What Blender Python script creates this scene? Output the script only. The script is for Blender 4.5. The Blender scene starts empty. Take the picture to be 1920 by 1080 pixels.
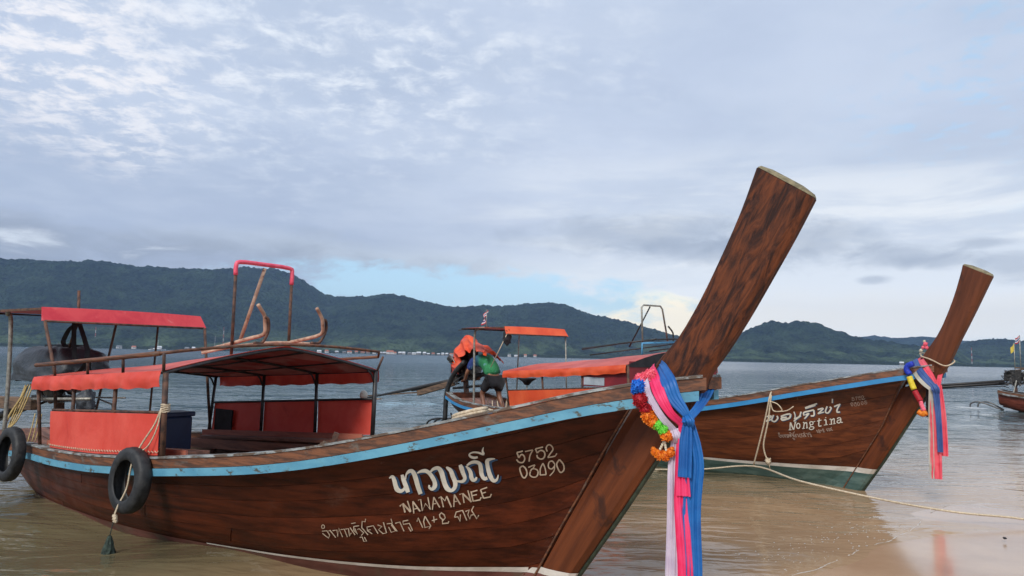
import bpy, math, random
import numpy as np
from mathutils import Vector, Matrix, Euler, noise as mnoise

random.seed(7)
R = math.radians
SC = bpy.context.scene
COL = SC.collection

# ------------------------------------------------------------------ camera, sky, sun, exposure
CAM_H = 1.65
FPX = 1400.0                      # focal length in photo pixels (1920 wide)
cam_d = bpy.data.cameras.new('camera')
cam = bpy.data.objects.new('camera', cam_d); COL.objects.link(cam)
cam_d.sensor_width = 36.0
cam_d.lens = 36.0 * FPX / 1920.0
cam_d.clip_start = 0.05; cam_d.clip_end = 40000
PITCH = math.atan(128.2 / FPX); ROLL = math.atan(40.0 / 1900.0)
CM = Matrix.Rotation(math.pi/2 + PITCH, 4, 'X') @ Matrix.Rotation(ROLL, 4, 'Z')
cam.matrix_world = Matrix.Translation((0, 0, CAM_H)) @ CM
SC.camera = cam

SUN_EL, SUN_AZ = R(40), R(205)     # azimuth from +Y towards +X : behind the camera, a little left
sun_d = bpy.data.lights.new('sun', 'SUN'); sun_d.energy = 2.6; sun_d.angle = R(18); sun_d.color = (1.0, .95, .88)
sun = bpy.data.objects.new('sun', sun_d); COL.objects.link(sun)
sdir = Vector((math.sin(SUN_AZ)*math.cos(SUN_EL), math.cos(SUN_AZ)*math.cos(SUN_EL), math.sin(SUN_EL)))
sun.rotation_euler = sdir.to_track_quat('Z', 'Y').to_euler()
sun.location = sdir * 50

SC.view_settings.view_transform = 'Standard'
SC.view_settings.look = 'None'
SC.view_settings.exposure = 0.17
SC.view_settings.gamma = 1.0
SC.view_settings.use_curve_mapping = False
SC.cycles.max_bounces = 6
SC.cycles.volume_bounces = 0
SC.cycles.use_denoising = True
SC.cycles.transparent_max_bounces = 8

class NT:
    """small helper for node trees"""
    def __init__(s, tree): s.t = tree; s.n = tree.nodes; s.l = tree.links
    def N(s, typ, **kw):
        n = s.n.new(typ)
        for k, v in kw.items():
            if k.startswith('_'):
                setattr(n, k[1:], v)
            else:
                key = int(k[1:]) if (k[0] == 'i' and k[1:].isdigit()) else k
                sock = n.inputs[key]
                if isinstance(v, bpy.types.NodeSocket): s.l.new(v, sock)
                else: sock.default_value = v
        return n
    def math(s, op, a, b=None, c=None, clamp=False):
        n = s.n.new('ShaderNodeMath'); n.operation = op; n.use_clamp = clamp
        for i, v in enumerate((a, b, c)):
            if v is None: continue
            if isinstance(v, bpy.types.NodeSocket): s.l.new(v, n.inputs[i])
            else: n.inputs[i].default_value = v
        return n.outputs[0]
    def vec(s, x, y, z=0.0): return s.N('ShaderNodeCombineXYZ', X=x, Y=y, Z=z).outputs[0]
    def noise(s, vec, scale, detail=4, rough=.55, lac=2.0, dist=0.0):
        return s.N('ShaderNodeTexNoise', Vector=vec, Scale=scale, Detail=detail, Roughness=rough, Lacunarity=lac, Distortion=dist).outputs['Fac']
    def smooth(s, v, lo, hi, a=0.0, b=1.0):
        n = s.N('ShaderNodeMapRange', _interpolation_type='SMOOTHSTEP')
        for i, x in enumerate((v, lo, hi, a, b)):
            if isinstance(x, bpy.types.NodeSocket): s.l.new(x, n.inputs[i])
            else: n.inputs[i].default_value = x
        return n.outputs[0]
    def mix(s, f, a, b):
        n = s.n.new('ShaderNodeMix'); n.data_type = 'RGBA'
        for i, v in ((0, f), (6, a), (7, b)):
            if isinstance(v, bpy.types.NodeSocket): s.l.new(v, n.inputs[i])
            else: n.inputs[i].default_value = (v if i == 0 else (v[0], v[1], v[2], 1))
        return n.outputs[2]

def px_azel(px, py):
    d = CM.to_3x3() @ Vector(((px-960)/FPX, -(py-540)/FPX, -1.0)); d.normalize()
    return math.atan2(d.x, d.y), math.asin(d.z)

# --- world: Nishita sky behind procedural cloud cover
world = bpy.data.worlds.new('World'); SC.world = world; world.use_nodes = True
w = NT(world.node_tree); w.n.clear()
geo = w.N('ShaderNodeTexCoord').outputs['Generated']
sep = w.N('ShaderNodeSeparateXYZ', Vector=geo)
dx, dy, dz = sep.outputs
sky = w.N('ShaderNodeTexSky', _sky_type='NISHITA', _sun_disc=False, _sun_elevation=SUN_EL, _sun_rotation=SUN_AZ)
az = w.math('ARCTAN2', dx, dy); el = w.math('ARCSINE', dz)
zz = w.math('ADD', w.math('MAXIMUM', dz, 0.0), 0.10)
P = w.vec(w.math('DIVIDE', dx, zz), w.math('DIVIDE', dy, zz), 0.0)      # cloud layer seen in perspective
AE = w.vec(az, w.math('MULTIPLY', el, 2.2), 0.0)
def blob(px, py, rx, ry, soft=.5, warp=None, tilt=0.0):
    a0, e0 = px_azel(px, py); rx = rx/FPX; ry = ry/FPX
    da = w.math('SUBTRACT', az, a0); de = w.math('SUBTRACT', el, e0)
    if tilt: de = w.math('ADD', de, w.math('MULTIPLY', da, tilt))
    q = w.math('ADD', w.math('POWER', w.math('ABSOLUTE', w.math('DIVIDE', da, rx)), 2.0), w.math('POWER', w.math('ABSOLUTE', w.math('DIVIDE', de, ry)), 2.0))
    q = w.math('SQRT', q)
    if warp is not None: q = w.math('ADD', q, warp)
    return w.smooth(q, 1.0+soft, 1.0-soft)
n_big = w.noise(P, .55, 5, .55); n_mid = w.noise(P, 1.6, 6, .6, dist=.3); n_fine = w.noise(P, 8.5, 8, .66, dist=.25)
n_el = w.noise(AE, 4.0, 7, .6, dist=.3); n_el2 = w.noise(AE, 16.0, 7, .62, dist=.3)
wp = w.math('MULTIPLY', w.math('SUBTRACT', n_el, .5), 2.6)
wp2 = w.math('MULTIPLY', w.math('SUBTRACT', n_el2, .5), 2.2)
base = w.mix(w.smooth(n_big, .3, .7), (.435, .52, .67), (.56, .64, .79))
# horizon: paler towards the low right, bluer grey to the left
low = w.smooth(el, .36, .02)
right = w.smooth(az, -.35, .35)
base = w.mix(w.math('MULTIPLY', w.math('MULTIPLY', low, right), .9), base, (.80, .86, .92))
base = w.mix(w.math('MULTIPLY', w.math('MULTIPLY', w.smooth(el, .30, .12), w.smooth(az, .10, -.35)), .55), base, (.40, .475, .62))
base = w.mix(w.math('MULTIPLY', w.smooth(n_mid, .42, .66), .22), base, (.68, .74, .84))
base = w.mix(w.math('MULTIPLY', w.smooth(n_mid, .52, .34), .14), base, (.38, .44, .60))
# bright ripples of altocumulus, upper left
up = blob(470, 70, 560, 190, .55, wp)
base = w.mix(w.math('MULTIPLY', up, w.smooth(n_fine, .42, .72, 0, .9)), base, (.80, .85, .92))
base = w.mix(w.math('MULTIPLY', blob(40, 60, 240, 160, .8, wp), w.math('MULTIPLY', w.smooth(n_fine, .42, .62), .8)), base, (.90, .88, .90))
# soft white streaks over the right horizon
n_st = w.noise(w.vec(az, w.math('MULTIPLY', el, 6.0), .3), 3.2, 7, .6, dist=.4)
base = w.mix(w.math('MULTIPLY', w.math('MULTIPLY', w.smooth(el, .30, .16), w.smooth(az, -.15, .15)), w.smooth(n_st, .45, .64, 0, .8)), base, (.90, .93, .95))
base = w.mix(w.math('MULTIPLY', blob(860, 500, 420, 22, .8, wp, .06), .7), base, (.66, .74, .82))
base = w.mix(w.math('MULTIPLY', w.smooth(el, .17, .03), w.smooth(az, -.25, .15)), base, (1.02, 1.06, 1.08))
# small darker clouds
for a in ((1215, 440, 190, 30), (1490, 455, 120, 34), (1330, 470, 150, 22), (1680, 480, 75, 17), (1760, 490, 60, 12), (1900, 500, 45, 22), (1640, 524, 22, 6), (1850, 455, 40, 7)):
    base = w.mix(w.math('MULTIPLY', blob(*a, soft=.6, warp=wp2), .50), base, (.33, .39, .49))
# grey cloud base lying above the left mountain
n_b = w.noise(w.vec(az, w.math('MULTIPLY', el, 3.0), .7), 9.0, 7, .6, dist=.4)
base = w.mix(w.math('MULTIPLY', blob(260, 475, 480, 42, .6, wp), w.smooth(n_b, .30, .60, .3, .85)), base, (.33, .38, .47))
base = w.mix(w.math('MULTIPLY', blob(190, 462, 200, 16, .6, wp2), w.smooth(n_b, .5, .66)), base, (.70, .76, .84))
# warm cumulus behind the hills
cum = blob(1225, 600, 100, 48, .20, w.math('MULTIPLY', wp2, .7))
base = w.mix(cum, base, (1.45, 1.27, .88))
base = w.mix(w.math('MULTIPLY', blob(1500, 600, 520, 34, .8, wp), .55), base, (1.05, 1.0, .88))
cloud_bg = w.N('ShaderNodeBackground', Color=base, Strength=1.0)
sky_bg = w.N('ShaderNodeBackground', Color=sky.outputs[0], Strength=.12)
# gaps: clear sky seen in the strip right of the mountain, some breaks upper right
gap = w.math('MAXIMUM', w.math('MULTIPLY', blob(870, 548, 350, 40, .35, wp2, .05), .95), w.math('MULTIPLY', blob(1850, 150, 200, 110, .7, wp), w.smooth(n_fine, .5, .66, 0, .55)))
gap = w.math('MAXIMUM', gap, w.math('MULTIPLY', w.smooth(n_big, .36, .24), .6))
gapc = w.N('ShaderNodeBackground', Color=w.mix(.5, sky.outputs[0], (4.0, 6.6, 8.6)), Strength=.13)
ms = w.N('ShaderNodeMixShader', i0=gap, i1=cloud_bg.outputs[0], i2=gapc.outputs[0])
w.n.remove(sky_bg)
w.N('ShaderNodeOutputWorld', Surface=ms.outputs[0])

# ------------------------------------------------------------------ helpers
def cray(px, py):
    d = CM.to_3x3() @ Vector(((px-960)/FPX, -(py-540)/FPX, -1.0)); return d.normalized()
CAMP = Vector((0, 0, CAM_H))
def on_z(px, py, z=0.0):
    d = cray(px, py); return CAMP + d*((z-CAM_H)/d.z)
def on_dist(px, py, D):
    d = cray(px, py); return CAMP + d*(D/math.hypot(d.x, d.y))

def link(name, me, mat=None, parent=None, smooth=False):
    o = bpy.data.objects.new(name, me); COL.objects.link(o)
    if mat is not None and not me.materials: me.materials.append(mat)
    if parent is not None: o.parent = parent
    if smooth:
        me.polygons.foreach_set('use_smooth', [True]*len(me.polygons))
    return o
def mesh(name, V, F, mat=None, parent=None, smooth=False):
    me = bpy.data.meshes.new(name); me.from_pydata([tuple(v) for v in V], [], F); me.update()
    return link(name, me, mat, parent, smooth)
def tag(o, label=None, cat=None, group=None, kind=None):
    if label: o['label'] = label
    if cat: o['category'] = cat
    if group: o['group'] = group
    if kind: o['kind'] = kind
    return o
def empty(name, loc=(0, 0, 0), rz=0.0):
    o = bpy.data.objects.new(name, None); COL.objects.link(o); o.location = loc; o.rotation_euler = (0, 0, rz)
    o.empty_display_size = .1
    return o

class MB:
    """collects shapes in one mesh"""
    def __init__(s): s.V = []; s.F = []
    def add(s, V, F):
        b = len(s.V); s.V += [Vector(v) for v in V]; s.F += [tuple(b+i for i in f) for f in F]; return s
    def box(s, c, d, rot=None):
        c = Vector(c); h = [x/2 for x in d]
        V = [Vector((sx*h[0], sy*h[1], sz*h[2])) for sz in (-1, 1) for sy in (-1, 1) for sx in (-1, 1)]
        if rot is not None: V = [rot @ v for v in V]
        return s.add([c+v for v in V], [(0, 2, 3, 1), (4, 5, 7, 6), (0, 1, 5, 4), (2, 6, 7, 3), (0, 4, 6, 2), (1, 3, 7, 5)])
    def bar(s, p, q, w, h, up=(0, 0, 1)):
        p = Vector(p); q = Vector(q); d = (q-p); L = d.length; d.normalize(); up = Vector(up)
        a = d.cross(up)
        if a.length < 1e-4: a = d.cross(Vector((1, 0, 0)))
        a.normalize(); b = a.cross(d).normalized()
        m = Matrix((d, a, b)).transposed()
        return s.box((p+q)/2, (L, w, h), m)
    def tube(s, pts, r, n=8, closed=False, smooth=0):
        pts = [Vector(p) for p in pts]
        if smooth: pts = catmull(pts, smooth, closed)
        N = len(pts); rs = r if isinstance(r, (list, tuple)) else None
        if rs is not None and len(rs) != N: rs = list(np.interp(np.linspace(0, 1, N), np.linspace(0, 1, len(rs)), rs))
        V = []; prev = None
        for i, p in enumerate(pts):
            if closed: t = pts[(i+1) % N]-pts[i-1]
            else: t = pts[min(i+1, N-1)]-pts[max(i-1, 0)]
            if t.length < 1e-9: t = Vector((0, 0, 1))
            t.normalize()
            if prev is None:
                a = t.cross(Vector((0, 0, 1)))
                if a.length < .05: a = t.cross(Vector((1, 0, 0)))
            else: a = prev - t*prev.dot(t)
            if a.length < 1e-6: a = t.orthogonal()
            a.normalize(); prev = a; b = t.cross(a)
            rr = rs[i] if rs is not None else r
            for k in range(n):
                th = 2*math.pi*k/n; V.append(p + (a*math.cos(th)+b*math.sin(th))*rr)
        F = []
        for i in range(N if closed else N-1):
            j = (i+1) % N
            for k in range(n):
                l = (k+1) % n; F.append((i*n+k, i*n+l, j*n+l, j*n+k))
        if not closed:
            F.append(tuple(range(n-1, -1, -1))); F.append(tuple((N-1)*n+k for k in range(n)))
        return s.add(V, F)
    def lathe(s, prof, c=(0, 0, 0), n=16, m=None):
        V = []; F = []; c = Vector(c)
        for (r, z) in prof:
            for k in range(n):
                th = 2*math.pi*k/n; v = Vector((r*math.cos(th), r*math.sin(th), z)); V.append(c+(m @ v if m else v))
        for i in range(len(prof)-1):
            for k in range(n):
                l = (k+1) % n; F.append((i*n+k, i*n+l, (i+1)*n+l, (i+1)*n+k))
        F.append(tuple(range(n-1, -1, -1))); F.append(tuple((len(prof)-1)*n+k for k in range(n)))
        return s.add(V, F)
    def grid(s, fn, nu, nv):
        V = [fn(i/nu, j/nv) for i in range(nu+1) for j in range(nv+1)]
        F = [(i*(nv+1)+j, (i+1)*(nv+1)+j, (i+1)*(nv+1)+j+1, i*(nv+1)+j+1) for i in range(nu) for j in range(nv)]
        return s.add(V, F)
    def blob(s, c, r, amp=.15, fr=3.0, n=24, m=14, seed=0.0, sq=1.0):
        c = Vector(c); V = []; F = []
        for i in range(m+1):
            ph = math.pi*i/m
            for k in range(n):
                th = 2*math.pi*k/n
                d = Vector((math.sin(ph)*math.cos(th), math.sin(ph)*math.sin(th), math.cos(ph)))
                f = 1+amp*mnoise.noise(d*fr+Vector((seed, seed*.7, 3.1)))*1.6
                e = Vector([math.copysign(abs(x)**sq, x) for x in d])
                V.append(c+Vector((e.x*r[0], e.y*r[1], e.z*r[2]))*f)
        for i in range(m):
            for k in range(n):
                l = (k+1) % n; F.append((i*n+k, (i+1)*n+k, (i+1)*n+l, i*n+l))
        return s.add(V, F)
    def build(s, name, mat=None, parent=None, smooth=False):
        return mesh(name, s.V, s.F, mat, parent, smooth)

def catmull(P, k=6, closed=False):
    out = []; n = len(P)
    rng = range(n) if closed else range(n-1)
    for i in rng:
        if closed: p0, p1, p2, p3 = P[i-1], P[i], P[(i+1) % n], P[(i+2) % n]
        else:
            p1, p2 = P[i], P[i+1]; p0 = P[i-1] if i else p1*2-p2; p3 = P[i+2] if i+2 < n else p2*2-p1
        for j in range(k):
            t = j/k
            out.append(.5*((2*p1)+(p2-p0)*t+(2*p0-5*p1+4*p2-p3)*t*t+(3*p1-p0-3*p2+p3)*t**3))
    if not closed: out.append(P[-1])
    return out

def curve1(tab):
    """smooth (monotone-ish cubic) interpolation of a table"""
    xs = np.array([a for a, b in tab], float); ys = np.array([b for a, b in tab], float)
    h = np.diff(xs); s = np.diff(ys)/h; m = np.zeros(len(xs)); m[0] = s[0]; m[-1] = s[-1]
    for i in range(1, len(xs)-1):
        m[i] = 0 if s[i-1]*s[i] <= 0 else (h[i-1]+h[i])/((h[i-1])/s[i-1]+(h[i])/s[i]) if True else 0
    def f(x):
        if x <= xs[0]: return float(ys[0]+m[0]*(x-xs[0]))
        if x >= xs[-1]: return float(ys[-1]+m[-1]*(x-xs[-1]))
        i = int(np.searchsorted(xs, x)-1); t = (x-xs[i])/h[i]
        return float((1+2*t)*(1-t)**2*ys[i]+t*(1-t)**2*h[i]*m[i]+t*t*(3-2*t)*ys[i+1]+t*t*(t-1)*h[i]*m[i+1])
    return f

def solidify(o, th):
    """give a sheet real thickness; the cut edges get faces of their own so that they stay crisp"""
    me = o.data; n = len(me.vertices)
    co = [v.co.copy() for v in me.vertices]; no = [v.normal.copy() for v in me.vertices]
    fs = [tuple(p.vertices) for p in me.polygons]; sm_ = bool(fs) and me.polygons[0].use_smooth
    V = co+[c-k*th for c, k in zip(co, no)]; F = fs+[tuple(i+n for i in reversed(f)) for f in fs]; nf = len(F)
    cnt = {}
    for f in fs:
        for a, b in zip(f, f[1:]+f[:1]): cnt[(a, b)] = 1
    for (a, b) in list(cnt):
        if (b, a) not in cnt:
            k = len(V); V += [V[a].copy(), V[b].copy(), V[b+n].copy(), V[a+n].copy()]; F.append((k+1, k, k+3, k+2))
    m2 = bpy.data.meshes.new(me.name); m2.from_pydata([tuple(v) for v in V], [], F); m2.update()
    for mt in me.materials: m2.materials.append(mt)
    m2.polygons.foreach_set('use_smooth', [sm_]*nf+[False]*(len(F)-nf)); o.data = m2; bpy.data.meshes.remove(me)
    return o
def bevel(o, wd=.004, seg=1):
    m = o.modifiers.new('edge', 'BEVEL'); m.width = wd; m.segments = seg; m.limit_method = 'ANGLE'; return o

# ------------------------------------------------------------------ materials
def material(name, c1, c2, stretch=(1, 1, 1), scale=4.0, rough=.6, metal=0.0, bump=.1, detail=6, lo=.35, hi=.65,
             wear=None, rnd=0.0, rot=None, dist=.4, rough2=None, transl=0.0, spec=.5, stain=None, bdist=.01, coat=0.0, sheen=0.0):
    m = bpy.data.materials.new(name); m.use_nodes = True
    t = NT(m.node_tree); t.n.clear()
    tc = t.N('ShaderNodeTexCoord').outputs['Object']
    mp = t.N('ShaderNodeMapping', Vector=tc, Scale=stretch).outputs[0]
    if rot: mp = t.N('ShaderNodeMapping', Vector=t.N('ShaderNodeMapping', Vector=tc, Rotation=rot).outputs[0], Scale=stretch).outputs[0]
    if rnd:
        oi = t.N('ShaderNodeObjectInfo').outputs['Random']
        mp = t.N('ShaderNodeVectorMath', i0=mp, i1=t.vec(t.math('MULTIPLY', oi, 7.3), t.math('MULTIPLY', oi, 3.1), t.math('MULTIPLY', oi, 5.7))).outputs[0]
    nz = t.noise(mp, scale, detail, .62, dist=dist)
    col = t.mix(t.smooth(nz, lo, hi), c1, c2)
    r_in = rough
    if rnd:
        v = t.math('ADD', t.math('MULTIPLY', oi, rnd*2), 1-rnd)
        col = t.N('ShaderNodeHueSaturation', Value=v, Color=col).outputs[0]
    if stain:
        sc_, sclo, schi, scol, amt = stain
        ns = t.noise(t.N('ShaderNodeMapping', Vector=tc, Scale=(1, 1, 1)).outputs[0], sc_, 5, .6, dist=.6)
        col = t.mix(t.math('MULTIPLY', t.smooth(ns, sclo, schi), amt), col, scol)
    wm = None
    if wear:
        sc_, wlo, whi, wcol = wear
        nw = t.noise(t.N('ShaderNodeMapping', Vector=tc, Scale=(.6, 1, 1.4)).outputs[0], sc_, 8, .68, dist=.2)
        wm = t.smooth(nw, wlo, whi)
        col = t.mix(wm, col, wcol)
    if rough2 is not None:
        r_in = t.smooth(t.noise(tc, 3.0, 5, .6), .35, .65, rough, rough2)
    bs = t.N('ShaderNodeBsdfPrincipled', **{'Base Color': col, 'Roughness': r_in, 'Metallic': metal, 'Specular IOR Level': spec})
    if coat: bs.inputs['Coat Weight'].default_value = coat; bs.inputs['Coat Roughness'].default_value = .25
    if bump:
        h = nz if wm is None else t.math('SUBTRACT', nz, t.math('MULTIPLY', wm, .5))
        fine = t.noise(mp, scale*6, 4, .6)
        h = t.math('ADD', h, t.math('MULTIPLY', fine, .35))
        bp = t.N('ShaderNodeBump', Strength=bump, Distance=bdist, Height=h)
        t.l.new(bp.outputs[0], bs.inputs['Normal'])
    out = bs.outputs[0]
    if transl:
        tr = t.N('ShaderNodeBsdfTranslucent', Color=col)
        out = t.N('ShaderNodeMixShader', i0=transl, i1=bs.outputs[0], i2=tr.outputs[0]).outputs[0]
    t.N('ShaderNodeOutputMaterial', Surface=out)
    return m

M = {}
M['hull'] = material('varnished_hull_wood', (.030, .0068, .0035), (.112, .024, .009), (.11, 1.2, 2.6), 7.0, .38, bump=.22, detail=9, dist=.12, rnd=.30, rough2=.5, lo=.28, hi=.72,
                     stain=(1.6, .52, .72, (.020, .009, .007), .6), bdist=.006, spec=.22, wear=(3.2, .60, .80, (.085, .038, .026)))
M['hull2'] = material('varnished_hull_wood_light', (.050, .013, .006), (.145, .040, .014), (.11, 1.2, 2.6), 7.0, .4, bump=.2, detail=9, dist=.12, rnd=.25, rough2=.5, lo=.28, hi=.72,
                      stain=(1.8, .56, .74, (.03, .012, .008), .7), bdist=.006, spec=.35)
M['stem'] = material('stem_timber', (.080, .021, .007), (.155, .042, .013), (3.0, 2.5, .25), 4.0, .45, bump=.2, detail=9, dist=.1, rot=(0, R(-32), 0), stain=(4.0, .58, .70, (.03, .012, .008), .8), spec=.35)
M['prow'] = material('weathered_prow_timber', (.022, .008, .006), (.145, .040, .013), (4.2, 3.5, .85), 4.8, .7, bump=1.0, detail=12, dist=1.1, lo=.34, hi=.66, rot=(0, R(-27), 0),
                     stain=(2.6, .50, .66, (.022, .012, .010), .75), bdist=.012, spec=.3)
M['prow2'] = material('smooth_prow_timber', (.085, .026, .011), (.135, .040, .016), (4.0, 3.0, .35), 3.5, .5, dist=.1, bump=.25, detail=9, rot=(0, R(-20), 0), stain=(3.2, .56, .7, (.035, .015, .01), .7), spec=.3)
M['endgrain'] = material('grey_end_grain', (.13, .115, .07), (.26, .22, .13), (1, 1, 1), 22, .85, bump=.4)
M['wale'] = material('rail_timber', (.060, .028, .017), (.20, .075, .032), (.3, 2, 4), 10, .6, bump=.35, detail=9, wear=(5.0, .56, .68, (.13, .11, .09)))
M['cap'] = material('grey_worn_rail_cap', (.16, .17, .17), (.34, .37, .37), (.5, 2, 2), 12, .7, bump=.3, wear=(7, .46, .56, (.10, .07, .05)))
M['oldwood'] = material('old_grey_brown_wood', (.05, .032, .022), (.17, .105, .065), (.4, 2, 3), 9, .75, bump=.5, detail=9)
M['deckwood'] = material('interior_wood', (.11, .050, .032), (.26, .115, .075), (.3, 2, 3), 7, .6, bump=.25, rnd=.2)
M['blue_old'] = material('worn_light_blue_paint', (.080, .26, .38), (.12, .34, .46), (.5, 1, 1), 6, .55, bump=.25, wear=(14, .56, .64, (.07, .075, .06)), stain=(3.0, .55, .75, (.10, .24, .28), .6))
M['blue'] = material('fresh_blue_paint', (.03, .20, .42), (.045, .25, .50), (.5, 1, 1), 5, .4, bump=.1, wear=(9, .68, .74, (.05, .06, .07)))
M['white_line'] = material('cream_waterline_paint', (.46, .42, .36), (.66, .62, .56), (.4, 1, 1), 8, .55, bump=.1, wear=(12, .66, .74, (.2, .12, .09)))
M['antifoul'] = material('red_brown_bottom_paint', (.10, .032, .026), (.17, .062, .050), (.4, 1, 2), 7, .55, bump=.2, stain=(3, .5, .7, (.10, .09, .06), .6))
M['teal_bottom'] = material('green_bottom_paint', (.04, .085, .075), (.10, .16, .14), (.4, 1, 2), 6, .5, bump=.2, wear=(6, .60, .72, (.05, .05, .04)))
M['roofred'] = material('sun_faded_red_tarpaulin', (.64, .075, .050), (.80, .15, .10), (1, 1, 1), 2.2, .42, bump=.35, detail=5, transl=.28, bdist=.03, stain=(5, .6, .75, (.40, .06, .04), .35))
M['redpanel'] = material('red_canvas_panel', (.72, .075, .050), (.80, .115, .08), (1, 1, 1), 2.0, .5, bump=.4, detail=4, transl=.18, bdist=.03, stain=(2.4, .56, .72, (.52, .035, .025), .5))
M['orange'] = material('orange_canvas', (.78, .095, .030), (.88, .15, .05), (1, 1, 1), 2.2, .45, bump=.45, detail=4, transl=.22, bdist=.03)
M['pinkred'] = material('pink_red_canopy_cloth', (.62, .035, .055), (.74, .075, .085), (1, 1, 1), 3, .45, bump=.3, detail=5, transl=.2, bdist=.02, stain=(5, .62, .74, (.75, .35, .32), .5))
M['tarp_orange'] = material('orange_tarp', (.72, .055, .012), (.86, .12, .03), (1, 1, 1), 5, .45, bump=.6, detail=5, transl=.15, bdist=.04)
M['tarp_dark'] = material('dark_grey_tarp', (.020, .026, .032), (.055, .065, .078), (1, 1, 1), 3, .42, bump=.7, detail=5, bdist=.04, rough2=.6)
M['black'] = material('black_steel', (.010, .010, .012), (.030, .028, .028), (1, 1, 1), 12, .45, bump=.15)
M['rust'] = material('rusty_dark_pipe', (.035, .020, .016), (.13, .060, .035), (1, 1, 1), 14, .7, bump=.3)
M['steel'] = material('dull_steel_pipe', (.20, .19, .16), (.38, .37, .33), (1, 1, 1), 18, .5, metal=.4, bump=.15, wear=(14, .60, .72, (.16, .08, .05)))
M['tan_pipe'] = material('flaking_tan_pipe', (.32, .18, .12), (.52, .35, .25), (1, 1, 1), 14, .6, bump=.2, wear=(12, .56, .66, (.16, .06, .035)))
M['pinkwrap'] = material('pink_tape', (.70, .06, .12), (.80, .12, .18), (1, 1, 1), 20, .5, bump=.3)
M['bluepipe'] = material('blue_painted_steel', (.05, .22, .40), (.09, .30, .50), (1, 1, 1), 16, .5, bump=.1)
M['rubber'] = material('worn_tyre_rubber', (.008, .009, .010), (.028, .029, .030), (1, 1, 1), 14, .62, bump=.3, wear=(9, .60, .75, (.05, .048, .045)))
M['rope'] = material('pale_rope', (.42, .33, .22), (.62, .52, .38), (1, 1, 1), 60, .85, bump=.5)
M['rope_y'] = material('yellow_rope', (.32, .22, .08), (.50, .38, .16), (1, 1, 1), 60, .85, bump=.5)
M['net'] = material('wet_green_net', (.012, .022, .018), (.045, .070, .052), (1, 1, 1), 40, .8, bump=.9, bdist=.02)
M['coolblue'] = material('dark_blue_plastic', (.012, .028, .085), (.018, .04, .11), (1, 1, 1), 5, .45, bump=.08)
M['white_sash'] = material('white_lilac_ribbon', (.62, .52, .66), (.74, .66, .76), (1, 1, 1), 6, .6, bump=.15, transl=.3)
M['pink_sash'] = material('pink_ribbon', (.86, .028, .14), (.92, .07, .22), (1, 1, 1), 6, .55, bump=.15, transl=.25)
M['blue_sash'] = material('blue_ribbon', (.008, .10, .36), (.014, .15, .46), (1, 1, 1), 6, .5, bump=.15, transl=.15)
M['coral_sash'] = material('coral_ribbon', (.82, .07, .12), (.90, .16, .20), (1, 1, 1), 6, .55, bump=.15, transl=.25)
M['navy_sash'] = material('navy_ribbon', (.03, .075, .24), (.06, .12, .32), (1, 1, 1), 6, .55, bump=.15, transl=.1)
M['cream_sash'] = material('cream_ribbon', (.50, .48, .40), (.64, .62, .55), (1, 1, 1), 6, .6, bump=.15, transl=.3)
for n_, a, b in (('pom_blue', (.01, .12, .55), (.02, .24, .80)), ('pom_red', (.30, .006, .012), (.55, .014, .03)), ('pom_orange', (.72, .14, .01), (.92, .32, .02)),
                 ('pom_green', (.10, .55, .03), (.26, .85, .10)), ('pom_pink', (.85, .08, .16), (.95, .24, .30)), ('pom_cream', (.62, .56, .40), (.8, .74, .58)),
                 ('pom_yellow', (.70, .50, .02), (.85, .70, .06)), ('pom_deep', (.01, .03, .35), (.02, .06, .6))):
    M[n_] = material(n_, a, b, (1, 1, 1), 60, .6, bump=.2, transl=.2)
M['letter'] = material('cream_letter_paint', (.42, .33, .24), (.60, .50, .38), (1, 1, 1), 14, .6, bump=.05, wear=(30, .62, .70, (.18, .08, .05)))
M['letter_w'] = material('white_letter_paint', (.56, .54, .46), (.72, .70, .62), (1, 1, 1), 10, .6, bump=.05, stain=(10, .6, .75, (.60, .48, .20), .6), wear=(24, .66, .70, (.30, .25, .2)))
M['letter_b'] = material('blue_letter_paint', (.012, .045, .11), (.02, .07, .15), (1, 1, 1), 14, .6, bump=.05)
M['letter_d'] = material('dull_letter_paint', (.34, .26, .21), (.46, .36, .30), (1, 1, 1), 14, .6, bump=.05)
M['vinyl'] = material('clear_vinyl_window', (.30, .34, .38), (.42, .46, .50), (1, 1, 1), 4, .25, bump=.2)
M['darkcloth'] = material('black_cloth', (.008, .008, .010), (.02, .02, .024), (1, 1, 1), 8, .8, bump=.4)
M['engine'] = material('greasy_engine_metal', (.010, .010, .011), (.05, .045, .04), (1, 1, 1), 24, .45, metal=.3, bump=.3)
M['engine_g'] = material('grey_engine_metal', (.06, .06, .06), (.16, .15, .14), (1, 1, 1), 24, .4, metal=.5, bump=.3)
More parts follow.
